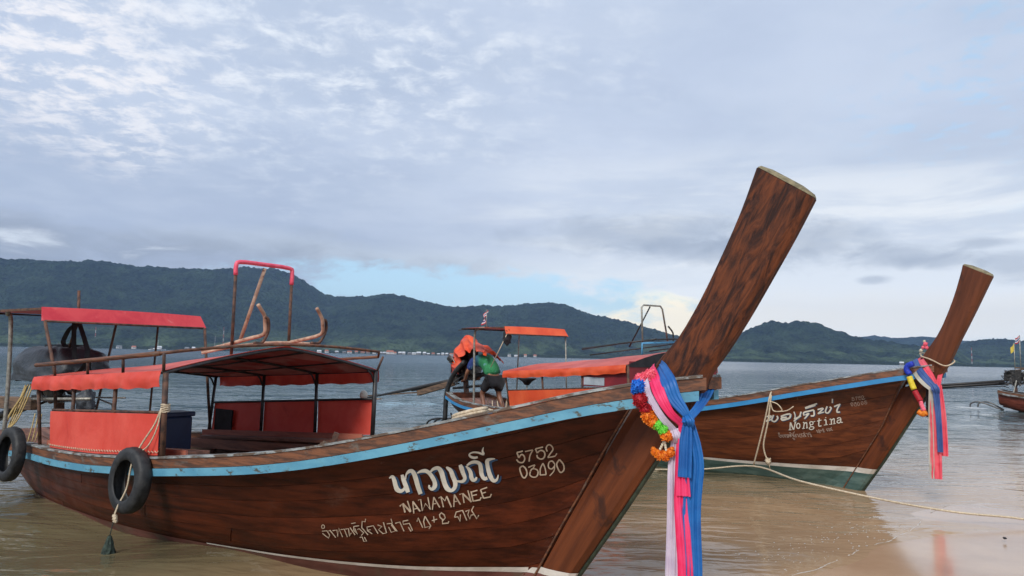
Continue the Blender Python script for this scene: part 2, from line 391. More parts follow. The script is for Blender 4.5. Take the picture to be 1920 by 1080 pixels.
# ------------------------------------------------------------------ the setting
P0 = Vector((2.2, 5.9, 0)); SDIR = Vector((.72, .69, 0)).normalized(); NDIR = Vector((-SDIR.y, SDIR.x, 0))
shore_off = curve1([(-60, -14), (-25, -3), (-10, .3), (-3, .1), (.1, 0), (.7, -.03), (2.4, -.03), (3.4, .10), (4.2, .18), (5.0, -.12), (5.6, -.36), (9, -1.5), (20, -5), (60, -12)])
def soff(s_): return shore_off(s_)+.05*mnoise.noise(Vector((s_*1.3, 2, 0)))+.02*mnoise.noise(Vector((s_*5, 7, 0)))
def shore_pt(s_, n_, z=0.0): return P0+SDIR*s_+NDIR*(n_+soff(s_))+Vector((0, 0, z))
def sand_z(s_, n_):          # n_: metres beyond the waterline, positive to the sea
    z = -.055*n_ if n_ > 0 else .40*(1-math.exp(n_*.018/.40)) * 1.0
    z += .010*mnoise.noise(Vector((s_*.5, n_*.7, 0)))*min(1, abs(n_)*1.2)+.003*mnoise.noise(Vector((s_*2.2, n_*1.4, 3)))*min(1, abs(n_)*2)
    return z
V = []; F = []
ss = sorted(set([round(x, 3) for x in list(np.linspace(-8, 12, 201))+list(np.linspace(-70, -8, 30))+list(np.linspace(12, 80, 30))]))
nn = [-70, -50, -35, -25, -18, -13, -10, -8, -6.5, -5.3, -4.5, -3.8]+list(np.linspace(-3.4, 1.6, 60))+[2, 2.6, 3.5, 5, 8, 14]
for a in ss:
    for b in nn: p = shore_pt(a, b); V.append((p.x, p.y, max(sand_z(a, b), -1.2)))
k = len(nn)
F = [(i*k+j, i*k+j+1, (i+1)*k+j+1, (i+1)*k+j)[::-1] for i in range(len(ss)-1) for j in range(k-1)]
sm = bpy.data.materials.new('wet_beach_sand'); sm.use_nodes = True; t = NT(sm.node_tree); t.n.clear()
pos = t.N('ShaderNodeNewGeometry').outputs['Position']; zc = t.N('ShaderNodeSeparateXYZ', Vector=pos).outputs[2]
wet = t.smooth(t.math('ADD', zc, t.math('MULTIPLY', t.math('SUBTRACT', t.noise(pos, 1.1, 5, .6), .5), .012)), .050, .012)
g = t.noise(pos, 90, 4, .6); g2 = t.noise(pos, .9, 5, .6)
dry = t.mix(t.smooth(g, .3, .7), (.40, .29, .20), (.56, .43, .31))
wetc = t.mix(t.smooth(g2, .3, .7), (.40, .25, .145), (.52, .345, .21))
sc_ = t.mix(wet, dry, wetc)
sc_ = t.mix(t.math('MULTIPLY', t.smooth(t.noise(pos, 260, 2, .5), .70, .76), .5), sc_, (.10, .08, .06))
hgt = t.math('ADD', t.math('MULTIPLY', g, .25), t.noise(pos, 9, 4, .55))
bmp = t.N('ShaderNodeBump', Strength=t.smooth(wet, 0, 1, .45, .09), Distance=.01, Height=hgt)
bs = t.N('ShaderNodeBsdfPrincipled', **{'Base Color': sc_, 'Roughness': t.smooth(wet, 0, .9, .75, .20), 'Specular IOR Level': .5, 'Normal': bmp.outputs[0], 'Coat Weight': t.math('MULTIPLY', wet, .35), 'Coat Roughness': .12, 'Coat IOR': 1.4})
t.N('ShaderNodeOutputMaterial', Surface=bs.outputs[0])
tag(mesh('sand', V, F, sm, None, True), kind='structure')

# --- water, one sheet out to the far shore
rr = np.concatenate([[0.0], np.geomspace(1.2, 14000, 620)]); th = np.linspace(-R(150), R(150), 520)
RR, TH = np.meshgrid(rr, th, indexing='ij'); X = RR*np.sin(TH); Yc = RR*np.cos(TH); Z = np.zeros_like(X)
rng = np.random.default_rng(3)
fade = np.clip((60-RR)/50, 0, 1)
for i in range(16):
    lam = rng.uniform(.9, 3.2); a = rng.normal(math.atan2(NDIR.y, NDIR.x), .5); ph = rng.uniform(0, 6.28)
    Z += .0030*lam*np.sin(2*math.pi/lam*(X*math.cos(a)+Yc*math.sin(a))+ph)
nd = (X-P0.x)*NDIR.x+(Yc-P0.y)*NDIR.y
Z *= fade*np.clip(.25+nd*.3, .2, 1.0)
me = bpy.data.meshes.new('sea'); nv = X.size; me.vertices.add(nv)
me.vertices.foreach_set('co', np.stack([X, Yc, Z], -1).reshape(-1))
na, nb = X.shape; I, J = np.meshgrid(np.arange(na-1), np.arange(nb-1), indexing='ij'); b0 = (I*nb+J).ravel()
quads = np.stack([b0, b0+1, b0+nb+1, b0+nb], -1)[:, ::-1]
me.loops.add(quads.size); me.loops.foreach_set('vertex_index', quads.ravel()); me.polygons.add(len(quads))
me.polygons.foreach_set('loop_start', np.arange(len(quads))*4); me.polygons.foreach_set('loop_total', np.full(len(quads), 4)); me.update(); me.validate()
wm = bpy.data.materials.new('turbid_sea_water'); wm.use_nodes = True; t = NT(wm.node_tree); t.n.clear()
pos = t.N('ShaderNodeNewGeometry').outputs['Position']; sx = t.N('ShaderNodeSeparateXYZ', Vector=pos).outputs
ndist = t.math('ADD', t.math('MULTIPLY', t.math('SUBTRACT', sx[0], P0.x), NDIR.x), t.math('MULTIPLY', t.math('SUBTRACT', sx[1], P0.y), NDIR.y))
ydist = sx[1]
wob = t.math('MULTIPLY', t.math('SUBTRACT', t.noise(pos, .35, 5, .6), .5), 2.4)
nd2 = t.math('ADD', ndist, wob)
c = t.mix(t.smooth(nd2, -.6, 1.6), (.42, .28, .165), (.31, .205, .115))
c = t.mix(t.smooth(nd2, 1.4, 3.6), c, (.14, .115, .062))
c = t.mix(t.smooth(t.math('ADD', ydist, t.math('MULTIPLY', wob, 3)), 9, 24), c, (.050, .080, .080))
c = t.mix(t.smooth(ydist, 22, 70), c, (.006, .034, .056))
streak = t.noise(t.N('ShaderNodeMapping', Vector=pos, Scale=(.02, .006, 1)).outputs[0], 1.0, 6, .65, dist=.5)
mp = t.N('ShaderNodeMapping', Vector=pos, Rotation=(0, 0, R(-28)), Scale=(.55, 1.5, 1)).outputs[0]
h1 = t.noise(mp, 2.2, 3, .5, dist=.5); h2 = t.noise(mp, 6.5, 3, .5, dist=.4)
mp2 = t.N('ShaderNodeMapping', Vector=pos, Rotation=(0, 0, R(-8)), Scale=(.5, 1.0, 1)).outputs[0]
h3 = t.noise(mp2, .34, 5, .58, dist=.3); h4 = t.noise(mp2, .06, 4, .55)
far = t.smooth(ydist, 12, 60)
hh = t.math('ADD', t.math('ADD', t.math('MULTIPLY', h1, .060), t.math('MULTIPLY', h2, .011)), t.math('MULTIPLY', t.math('MULTIPLY', h3, 1.6), t.smooth(ydist, 9, 40, .12, 1.0)))
amp = t.math('MULTIPLY', t.smooth(streak, .30, .70, .45, 1.15), t.smooth(sx[0], 60, -30, .55, 1.0))
amp = t.math('MULTIPLY', amp, t.smooth(ndist, .1, 2.0, .45, 1.0))
bmp = t.N('ShaderNodeBump', Strength=1.0, Distance=1.0, Height=t.math('MULTIPLY', hh, amp))
bs = t.N('ShaderNodeBsdfPrincipled', **{'Base Color': c, 'Roughness': t.smooth(ydist, 20, 200, .045, .16), 'IOR': 1.333, 'Specular IOR Level': .44, 'Normal': bmp.outputs[0]})
t.N('ShaderNodeOutputMaterial', Surface=bs.outputs[0])
sea = link('sea', me, wm, None, True); tag(sea, kind='structure')

# --- swash foam along the water's edge (thin lacy lines, joined), plus flecks standing in for glints
foam_and_glints = material('sea_foam_and_glint', (.42, .36, .30), (.60, .54, .46), (1, 1, 1), 60, .6, bump=.4)
mb = MB(); rf = random.Random(5)
def foam_line(s0, s1, nf, wd, keep, h=.006, amp=.05):
    s_ = s0
    while s_ < s1:
        L_ = rf.uniform(.04, .30)
        if rf.random() < keep:
            V = []; k = 7
            for i in range(k+1):
                a = s_+L_*i/k; n_ = nf(a)+amp*mnoise.noise(Vector((a*4, n0, 0))); w2 = wd*rf.uniform(.5, 1.3)*math.sin(math.pi*(i+.35)/(k+.7))
                V += [shore_pt(a, n_-w2, max(sand_z(a, n_), 0)+.003), shore_pt(a, n_, max(sand_z(a, n_), 0)+h), shore_pt(a, n_+w2, max(sand_z(a, n_), 0)+.003)]
            mb.add(V, [(i*3+j, (i+1)*3+j, (i+1)*3+j+1, i*3+j+1)[::-1] for i in range(k) for j in range(2)])
        s_ += L_*rf.uniform(.75, 1.1)
n0 = 1; foam_line(-.4, 2.9, lambda a: .02, .007, .8, .004, .03)
n0 = 2; foam_line(2.6, 6.5, lambda a: .02, .006, .5, .003, .03)
for q in range(150):  # pale flecks modelled in place of glints on the shallow water
    a0 = rf.uniform(.1, 3.0); c0 = abs(rf.gauss(.32, .22)); r0 = rf.uniform(.003, .008); p = shore_pt(a0, c0, .006); k = 6; el_ = rf.uniform(1.0, 3.2)
    V_ = [p+SDIR*(r0*el_*math.cos(6.283*i/k)*rf.uniform(.7, 1.2))+NDIR*(r0*math.sin(6.283*i/k)*rf.uniform(.7, 1.2))+Vector((0, 0, -.002)) for i in range(k)]
    mb.add(V_+[p+Vector((0, 0, .002))], [(i, (i+1) % k, k) for i in range(k)])
tag(mb.build('foam_and_glints', foam_and_glints, None, True), kind='stuff')

# --- hills over the bay
def hill_material(name, ca, cb, cc, bmpd=16.0):
    m = bpy.data.materials.new(name); m.use_nodes = True; t = NT(m.node_tree); t.n.clear()
    pos = t.N('ShaderNodeNewGeometry').outputs['Position']; z = t.N('ShaderNodeSeparateXYZ', Vector=pos).outputs[2]
    n1 = t.noise(pos, .045, 6, .7); n2 = t.noise(pos, .006, 5, .6); n3 = t.N('ShaderNodeTexVoronoi', Vector=pos, Scale=.07).outputs['Distance']
    c = t.mix(t.smooth(t.math('ADD', n1, t.math('MULTIPLY', t.noise(pos, .012, 4, .6), .5)), .58, .90), ca, cb)
    fld = t.math('MULTIPLY', t.smooth(z, 95, 25), t.smooth(t.noise(t.N('ShaderNodeMapping', Vector=pos, Scale=(1, .3, 1)).outputs[0], .012, 5, .6), .40, .62))
    c = t.mix(t.math('MULTIPLY', fld, .9), c, cc)
    c = t.mix(t.math('MULTIPLY', t.smooth(n2, .5, .7), .18), c, cc)
    c = t.mix(t.smooth(z, 11, 6), c, (.022, .034, .018))
    b = t.N('ShaderNodeBump', Strength=1.0, Distance=bmpd, Height=t.math('SUBTRACT', n1, t.math('MULTIPLY', n3, .9)))
    bs = t.N('ShaderNodeBsdfPrincipled', **{'Base Color': c, 'Roughness': .95, 'Specular IOR Level': .1, 'Normal': b.outputs[0]})
    t.N('ShaderNodeOutputMaterial', Surface=bs.outputs[0]); return m
HM = hill_material('forested_hillside', (.004, .010, .010), (.026, .046, .026), (.085, .125, .062))
def hill(name, tab, pre, post, Ds, Dr, seed, mat=None, step=2.2, rows=64, foot=.26, plain=True, jit=1.0):
    pts = list(pre)+[px_azel(*p) for p in tab]+list(post)
    A = np.array([p[0] for p in pts]); E = np.array([p[1] for p in pts])
    cols = [A[0]]
    while cols[-1] < A[-1]:
        inside = -.66 < cols[-1] < .66; cols.append(cols[-1]+(step if inside else step*5)/FPX)
    V = []; k = rows+7
    for a in cols:
        e = float(np.interp(a, A, E)); sx_, cy_ = math.sin(a), math.cos(a)
        edge = min(1, (a-A[0])/.03, (A[-1]-a)/.03); edge = max(edge, 0)
        e = e*edge
        wn = .5+.5*mnoise.noise(Vector((a*9, seed, 0)))
        for r_ in range(rows+1):
            u = r_/rows; D = Ds*(1+.04*mnoise.noise(Vector((a*5, seed*3, 1))))+(Dr-Ds)*u
            q = Vector((sx_*D*.0016, cy_*D*.0016, seed))
            rid = 1-abs(mnoise.noise(q))*2; rid2 = 1-abs(mnoise.noise(q*2.7))*2
            ft = foot*(.55+.9*mnoise.noise(Vector((a*6+3, u*2, seed+4)))+.4*wn)
            s_ = max(0, (u-.22)/.78); s_ = s_*s_*(3-2*s_)
            pr = max(.03, ft)*min(1, u/.18)**.8*(1-s_)+s_
            pr += (.24*rid+.14*rid2-.14)*math.sin(math.pi*min(1, u))*(.4+.6*s_)
            el_ = e*min(pr, .985 if r_ < rows else 1.0) if r_ < rows else e
            z = CAM_H+math.tan(el_)*D
            if r_ == 0: z = -1.0
            elif u < .06: z = max(z, 5+4*mnoise.noise(Vector((a*300, seed, 2))))*edge
            if r_ > 0: z += jit*(10*mnoise.noise(Vector((a*D*.030, D*.018, seed)))+8*mnoise.noise(Vector((a*D*.075, D*.045, seed))))*edge*(.5+.5*min(1, u*3))
            if edge < .02: z = -1.0
            V.append((sx_*D, cy_*D, z))
        zt = V[-1][2]
        for r_ in range(1, 7):
            D = Dr+r_*Dr*.05; V.append((sx_*D, cy_*D, max(-1, zt*(1-r_/6)**1.2-1*(r_ == 6))))
    n = len(cols)
    F = [(i*k+j, (i+1)*k+j, (i+1)*k+j+1, i*k+j+1) for i in range(n-1) for j in range(k-1)]
    o = mesh(name, V, F, mat or HM, None, True); tag(o, kind='structure'); return o
hill('hills', [(-20, 483), (0, 484), (30, 487), (60, 486), (100, 489), (130, 492), (170, 487), (200, 492), (250, 498), (330, 503), (400, 505), (470, 501), (520, 505), (545, 512), (565, 524), (590, 540), (610, 552), (630, 556), (660, 557), (700, 554), (730, 551), (760, 556), (785, 563), (830, 573), (860, 576), (900, 573), (940, 574), (980, 570), (1010, 568), (1045, 568), (1070, 574), (1090, 584), (1120, 592), (1160, 600), (1200, 611), (1240, 622), (1280, 634), (1330, 655), (1380, 676)],
     [(-1.9, .01), (-1.5, .05), (-1.1, .09), (-.8, .12)], [], 2200, 3600, 1.0)
hill('hills', [(1150, 672), (1210, 660), (1290, 646), (1370, 636), (1400, 621), (1430, 609), (1462, 602), (1500, 604), (1530, 606), (1545, 611), (1565, 619), (1590, 627), (1612, 633), (1650, 640), (1700, 647), (1750, 650), (1790, 655), (1830, 668), (1850, 680)],
     [], [], 2300, 3000, 5.3, foot=.30)
hill('hills', [(1640, 668), (1700, 661), (1760, 652), (1790, 648), (1820, 641), (1850, 637), (1880, 636), (1900, 638), (1940, 643)],
     [], [(.75, .035), (1.0, .05), (1.4, .04), (1.8, .01)], 2500, 3900, 9.1, foot=.35)
hill('far_hills', [(1380, 668), (1450, 655), (1560, 640), (1600, 634), (1640, 629), (1680, 634), (1720, 631), (1760, 633), (1820, 640), (1880, 646), (1960, 650)],
     [], [(.8, .02), (1.0, .0)], 4700, 5400, 12.2, foot=.3, jit=.5, step=5, rows=24)

# --- air
hz = MB().box((0, 2950, 229.0), (14000, 6300, 462.0)).build('haze'); hm_ = bpy.data.materials.new('haze_air'); hm_.use_nodes = True
t = NT(hm_.node_tree); t.n.clear()
vol = t.N('ShaderNodeVolumePrincipled', Color=(.42, .64, 1.0, 1), Density=8.5e-5, Anisotropy=.2)
t.N('ShaderNodeOutputMaterial', Volume=vol.outputs[0]); hz.data.materials.append(hm_); tag(hz, kind='stuff')
# ------------------------------------------------------------------ boats
class Boat:
    def __init__(s, origin, d, sheer, beam, keel, pw, stemback, stemfront, ts, tmax=4.3):
        s.o = Vector((origin[0], origin[1], 0)); s.d = Vector((d[0], d[1], 0)).normalized(); s.n = Vector((-s.d.y, s.d.x, 0))
        s.sheer = curve1(sheer); s.beam = curve1(beam); s.keel = curve1(keel); s.pw = curve1(pw)
        s.sb = stemback; s.sf = stemfront; s.ts = ts; s.tmax = tmax
        s.rz = math.atan2(s.d.y, s.d.x)
    # world <-> boat
    def loc(s, p): q = p-s.o; return Vector((q.dot(s.d), q.dot(s.n), p.z))
    def wor(s, t, y, z): return s.o+s.d*t+s.n*y+Vector((0, 0, z))
    def ab(s, px, py, y=0.0):       # point of the upright plane at lateral offset y
        d = cray(px, py); q = s.o+s.n*y-CAMP; k = q.dot(s.n)/d.dot(s.n); return s.loc(CAMP+d*k)
    def at(s, px, py, t):           # point of the athwartship plane at station t
        d = cray(px, py); q = s.o+s.d*t-CAMP; k = q.dot(s.d)/d.dot(s.d); return s.loc(CAMP+d*k)
    def tend(s, z): return float(np.interp(z, [p[1] for p in s.sb], [p[0] for p in s.sb]))
    def Y(s, t, z):
        zs, zk = s.sheer(t), s.keel(t); w_ = min(max((z-zk)/(zs-zk), 0.0), 1.0)
        te = s.tend(z)
        if t > 0:
            u = min(t/te, 1.0); t2 = t+(s.tmax-te)*u**4
        else: t2 = t
        b = s.beam(t2)
        return max(.055, b*w_**s.pw(t2)) if t > 0 else max(.02, b*w_**s.pw(t))
    def P(s, u, w_, side=-1, off=0.0):
        te = 3.5
        for _ in range(12):
            z = s.keel(te)+(s.sheer(te)-s.keel(te))*w_; te = .5*te+.5*s.tend(z)
        t = s.ts+(te-s.ts)*u; z = s.keel(t)+(s.sheer(t)-s.keel(t))*w_
        p = Vector((t, side*s.Y(t, z), z))
        if off:
            e = 1e-2
            y0 = s.Y(t, z); dt = (s.Y(t+e, z)-s.Y(t-e, z))/(2*e) if u < .98 else (y0-s.Y(t-e, z))/e
            dzz = (s.Y(t, min(z+e, s.sheer(t)))-s.Y(t, max(z-e, s.keel(t)+1e-3)))/(2*e)
            dzz = max(min(dzz, 4), -4)
            nn = Vector((-dt, side, -dzz)).normalized() if side > 0 else Vector((-dt, -1, -dzz)).normalized()
            p += nn*off
        return p
    def S(s, t, z, side=-1, off=0.0):
        e = 1e-2; dt = (s.Y(t+e, z)-s.Y(t-e, z))/(2*e); dzz = max(min((s.Y(t, z+e)-s.Y(t, z-e))/(2*e), 4), -4)
        nn = Vector((-dt, side, -dzz)).normalized()
        return Vector((t, side*s.Y(t, z), z))+nn*off
    def hit(s, px, py, off=.004):
        """where the eye's ray meets the near (y<0) hull side, boat coordinates"""
        d = cray(px, py); lo, hi = 2.0, 40.0
        def g(k):
            q = s.loc(CAMP+d*k); t = min(max(q.x, s.ts), s.tmax)
            return q.y+s.Y(t, q.z)
        k = 2.0
        while k < 40 and g(k) < 0: k += .05
        lo, hi = k-.05, k
        for _ in range(25):
            m = (lo+hi)/2
            if g(m) < 0: lo = m
            else: hi = m
        q = s.loc(CAMP+d*lo); t = q.x
        e = 1e-2; dt = (s.Y(t+e, q.z)-s.Y(t-e, q.z))/(2*e); dzz = (s.Y(t, q.z+e)-s.Y(t, q.z-e))/(2*e)
        return q+Vector((-dt, -1, -dzz)).normalized()*off

WS = [0.0, .13, .25, .36, .47, .58, .69, .79, .89, .985]

def hull(B, root, mats, n=56):
    """planked hull: every strake is an object of its own"""
    hm = mats['hull']
    for side in (-1, 1):
        for i in range(len(WS)-1):
            w0, w1 = WS[i], WS[i+1]; mb = MB()
            rr = random.Random(i*7+side)
            butt = [0.0] + sorted(rr.uniform(.25, .75) for _ in range(1)) + [1.0] if side < 0 and i >= 1 else [0.0, 1.0]
            for a, b in zip(butt[:-1], butt[1:]):
                mb = MB(); k = max(6, int(n*(b-a)))
                rows = []
                for j in range(k+1):
                    u = a+(b-a)*j/k
                    if a > 0 and j == 0: u += .0006
                    if b < 1 and j == k: u -= .0006
                    # outer plank face, slightly crowned, and its lips turned in
                    z0 = w0+.0013; z1 = w1-.0013
                    rows.append([B.P(u, z0, side, -.022), B.P(u, z0, side, 0.0), B.P(u, (z0*2+z1)/3, side, .001), B.P(u, (z0+2*z1)/3, side, .001), B.P(u, z1, side, 0.0), B.P(u, z1, side, -.022)])
                m = 6; V = [p for r_ in rows for p in r_]
                F = []
                for j in range(k):
                    for l in range(m-1):
                        f = (j*m+l, (j+1)*m+l, (j+1)*m+l+1, j*m+l+1); F.append(f if side < 0 else f[::-1])
                F.append(tuple(range(m))); F.append(tuple(k*m+l for l in reversed(range(m))))
                mb.add(V, F); o = mb.build('plank', hm, root)
    # dark inner shell behind the seams, both sides and the transom
    mb = MB()
    for side in (-1, 1): mb.grid(lambda u, v: B.P(u, .02+v*.965, side, -.03), 44, 12)
    mb.build('inner_shell', M['oldwood'], root)
    mb = MB(); V = [B.P(0, w_, -1, 0) for w_ in np.linspace(.03, .985, 12)]+[B.P(0, w_, 1, 0) for w_ in np.linspace(.985, .03, 12)]
    c = Vector((B.ts, 0, B.keel(B.ts)+.1))
    mb.add(V+[v+Vector((.05, 0, 0)) for v in V], [tuple(range(24)), tuple(range(47, 23, -1))]+[(i, (i+1) % 24, 24+(i+1) % 24, 24+i) for i in range(24)])
    mb.build('transom', hm, root)

def rail(B, root, name, mat, side, o0, o1, z0, z1, t0, t1, n=70, jitter=0.0):
    """a board bent along the sheer: outward offsets o0..o1, heights z0..z1 relative to the sheer"""
    V = []; F = []
    for i in range(n+1):
        t = t0+(t1-t0)*i/n; e = .02
        nt = Vector((-(B.beam(t+e)-B.beam(t-e))/(2*e), 1.0, 0)).normalized(); b = B.beam(t); zs = B.sheer(t)
        j = jitter*mnoise.noise(Vector((t*3, side, z0*50)))
        for (o, z) in ((o1, z0), (o1, z1), (o0, z1), (o0, z0)):
            V.append(Vector((t+nt.x*(o+j), side*(b+nt.y*(o+j)), zs+z)))
    for i in range(n):
        for k in range(4):
            l = (k+1) % 4; f = (i*4+k, (i+1)*4+k, (i+1)*4+l, i*4+l); F.append(f if side < 0 else f[::-1])
    F += [(3, 2, 1, 0), (n*4, n*4+1, n*4+2, n*4+3)]
    return mesh(name, V, F, mat, root)

def hull_band(B, root, name, mat, side, zlo, zhi, t0, t1, off=.004, n=60, rows=2):
    V = []; F = []
    te = lambda z: B.tend(z)
    for i in range(n+1):
        u = i/n
        for j in range(rows+1):
            t = t0+(t1-t0)*u; z = zlo(t)+(zhi(t)-zlo(t))*j/rows
            t = t0+(min(t1, te(z)-.002)-t0)*u; z = zlo(t)+(zhi(t)-zlo(t))*j/rows
            V.append(B.S(t, z, side, off))
    for i in range(n):
        for j in range(rows):
            a = i*(rows+1)+j; f = (a, a+rows+1, a+rows+2, a+1); F.append(f if side < 0 else f[::-1])
    return mesh(name, V, F, mat, root)

def stem_piece(name, B, root, mat, st, half, cap=False, sub=1):
    """timber swept along stations (back point, front point) of the centre plane"""
    st = [(Vector((b[0], 0, b[1])), Vector((f[0], 0, f[1]))) for b, f in st]
    if sub > 1:
        bs = catmull([b for b, f in st], sub); fs = catmull([f for b, f in st], sub); st = list(zip(bs, fs))
    prof = [(0.0, .55), (.03, .80), (.22, 1.0), (.55, 1.04), (.86, .93), (.985, .52), (1.0, .38)]
    V = []; F = []; N = len(st)
    def ring(b, f, sc=1.0, lift=Vector((0, 0, 0)), h=None):
        c = (b+f)/2; out = []
        hh = h
        for (u, y) in prof: p = b.lerp(f, u); out.append(c+(p-c)*sc+Vector((0, -y*hh*sc, 0))+lift)
        for (u, y) in reversed(prof): p = b.lerp(f, u); out.append(c+(p-c)*sc+Vector((0, y*hh*sc, 0))+lift)
        return out
    m = len(prof)*2
    for i, (b, f) in enumerate(st):
        hh = np.interp(i/(N-1), [0, 1], half) if isinstance(half, (tuple, list)) else half
        V += ring(b, f, 1, Vector((0, 0, 0)), hh)
    for i in range(N-1):
        for k in range(m):
            l = (k+1) % m; F.append((i*m+k, (i+1)*m+k, (i+1)*m+l, i*m+l))
    F.append(tuple(range(m))); F.append(tuple((N-1)*m+k for k in reversed(range(m))))
    o = mesh(name, V, F, mat, root)
    if cap:
        b, f = st[-1]; ax = ((b+f)/2-(st[-2][0]+st[-2][1])/2).normalized(); hh = half[-1] if isinstance(half, (tuple, list)) else half
        V = ring(b, f, .985, ax*.001, hh)+ring(b, f, .90, ax*.018, hh)+ring(b, f, .55, ax*.030, hh)
        F = [(i*m+k, (i+1)*m+k, (i+1)*m+(k+1) % m, i*m+(k+1) % m) for i in range(2) for k in range(m)]+[tuple(2*m+k for k in reversed(range(m)))]
        mesh('end_grain', V, F, M['endgrain'], o)
    return o

def stem_wrap(B, root, name, mat, zlo, zhi, half=.075, off=.004):
    """paint band going round the lower stem between two heights"""
    def bf(z):
        return (np.interp(z, [p[1] for p in B.sb], [p[0] for p in B.sb]), np.interp(z, [p[1] for p in B.sf], [p[0] for p in B.sf]))
    prof = [(-.06, .80), (.22, 1.0), (.55, 1.04), (.86, .93), (.985, .52), (1.0, .38)]
    V = []; F = []
    for z in (zlo, zhi):
        b, f = bf(z)
        for (u, y) in prof: V.append(Vector((b+(f-b)*u+(off if u > .9 else 0), -y*half-off, z)))
        for (u, y) in reversed(prof): V.append(Vector((b+(f-b)*u+(off if u > .9 else 0), y*half+off, z)))
    m = len(prof)*2
    for k in range(m-1): F.append((k, k+1, m+k+1, m+k))
    return mesh(name, V, F, mat, root)

def paint(B, root, name, mat, strokes, tf, off=.005, wmul=1.0, shift=(0, 0)):
    """brush lettering laid on the near hull side; strokes are (x, y, width) in lettering units"""
    V = []; F = []
    for st in strokes:
        pts = [(tf(x+shift[0], y+shift[1]), wd) for (x, y, wd) in st]
        P_ = [Vector((p[0], p[1], wd)) for p, wd in pts]
        if len(P_) > 2 and getattr(paint, 'curvy', True): P_ = catmull(P_, 4)
        elif len(P_) == 2: P_ = [P_[0].lerp(P_[1], k/3) for k in range(4)]
        base = len(V); n = len(P_)
        for i, p in enumerate(P_):
            a = P_[max(i-1, 0)]; b = P_[min(i+1, n-1)]; d = Vector((b.x-a.x, b.y-a.y))
            if d.length < 1e-6: d = Vector((1, 0))
            d.normalize(); nn = Vector((-d.y, d.x))*max(p.z, .3)*wmul/2
            V.append(B.hit(p.x+nn.x, p.y+nn.y, off)); V.append(B.hit(p.x-nn.x, p.y-nn.y, off))
        for i in range(n-1): F.append((base+2*i, base+2*i+1, base+2*i+3, base+2*i+2))
    return mesh(name, V, F, mat, root)
def poly(w_, *pts): return [(x, y, w_) for x, y in pts]
def ell(w_, cx, cy, rx, ry, a0=0, a1=360, n=12): return [(cx+rx*math.cos(R(a0+(a1-a0)*i/n)), cy+ry*math.sin(R(a0+(a1-a0)*i/n)), w_) for i in range(n+1)]

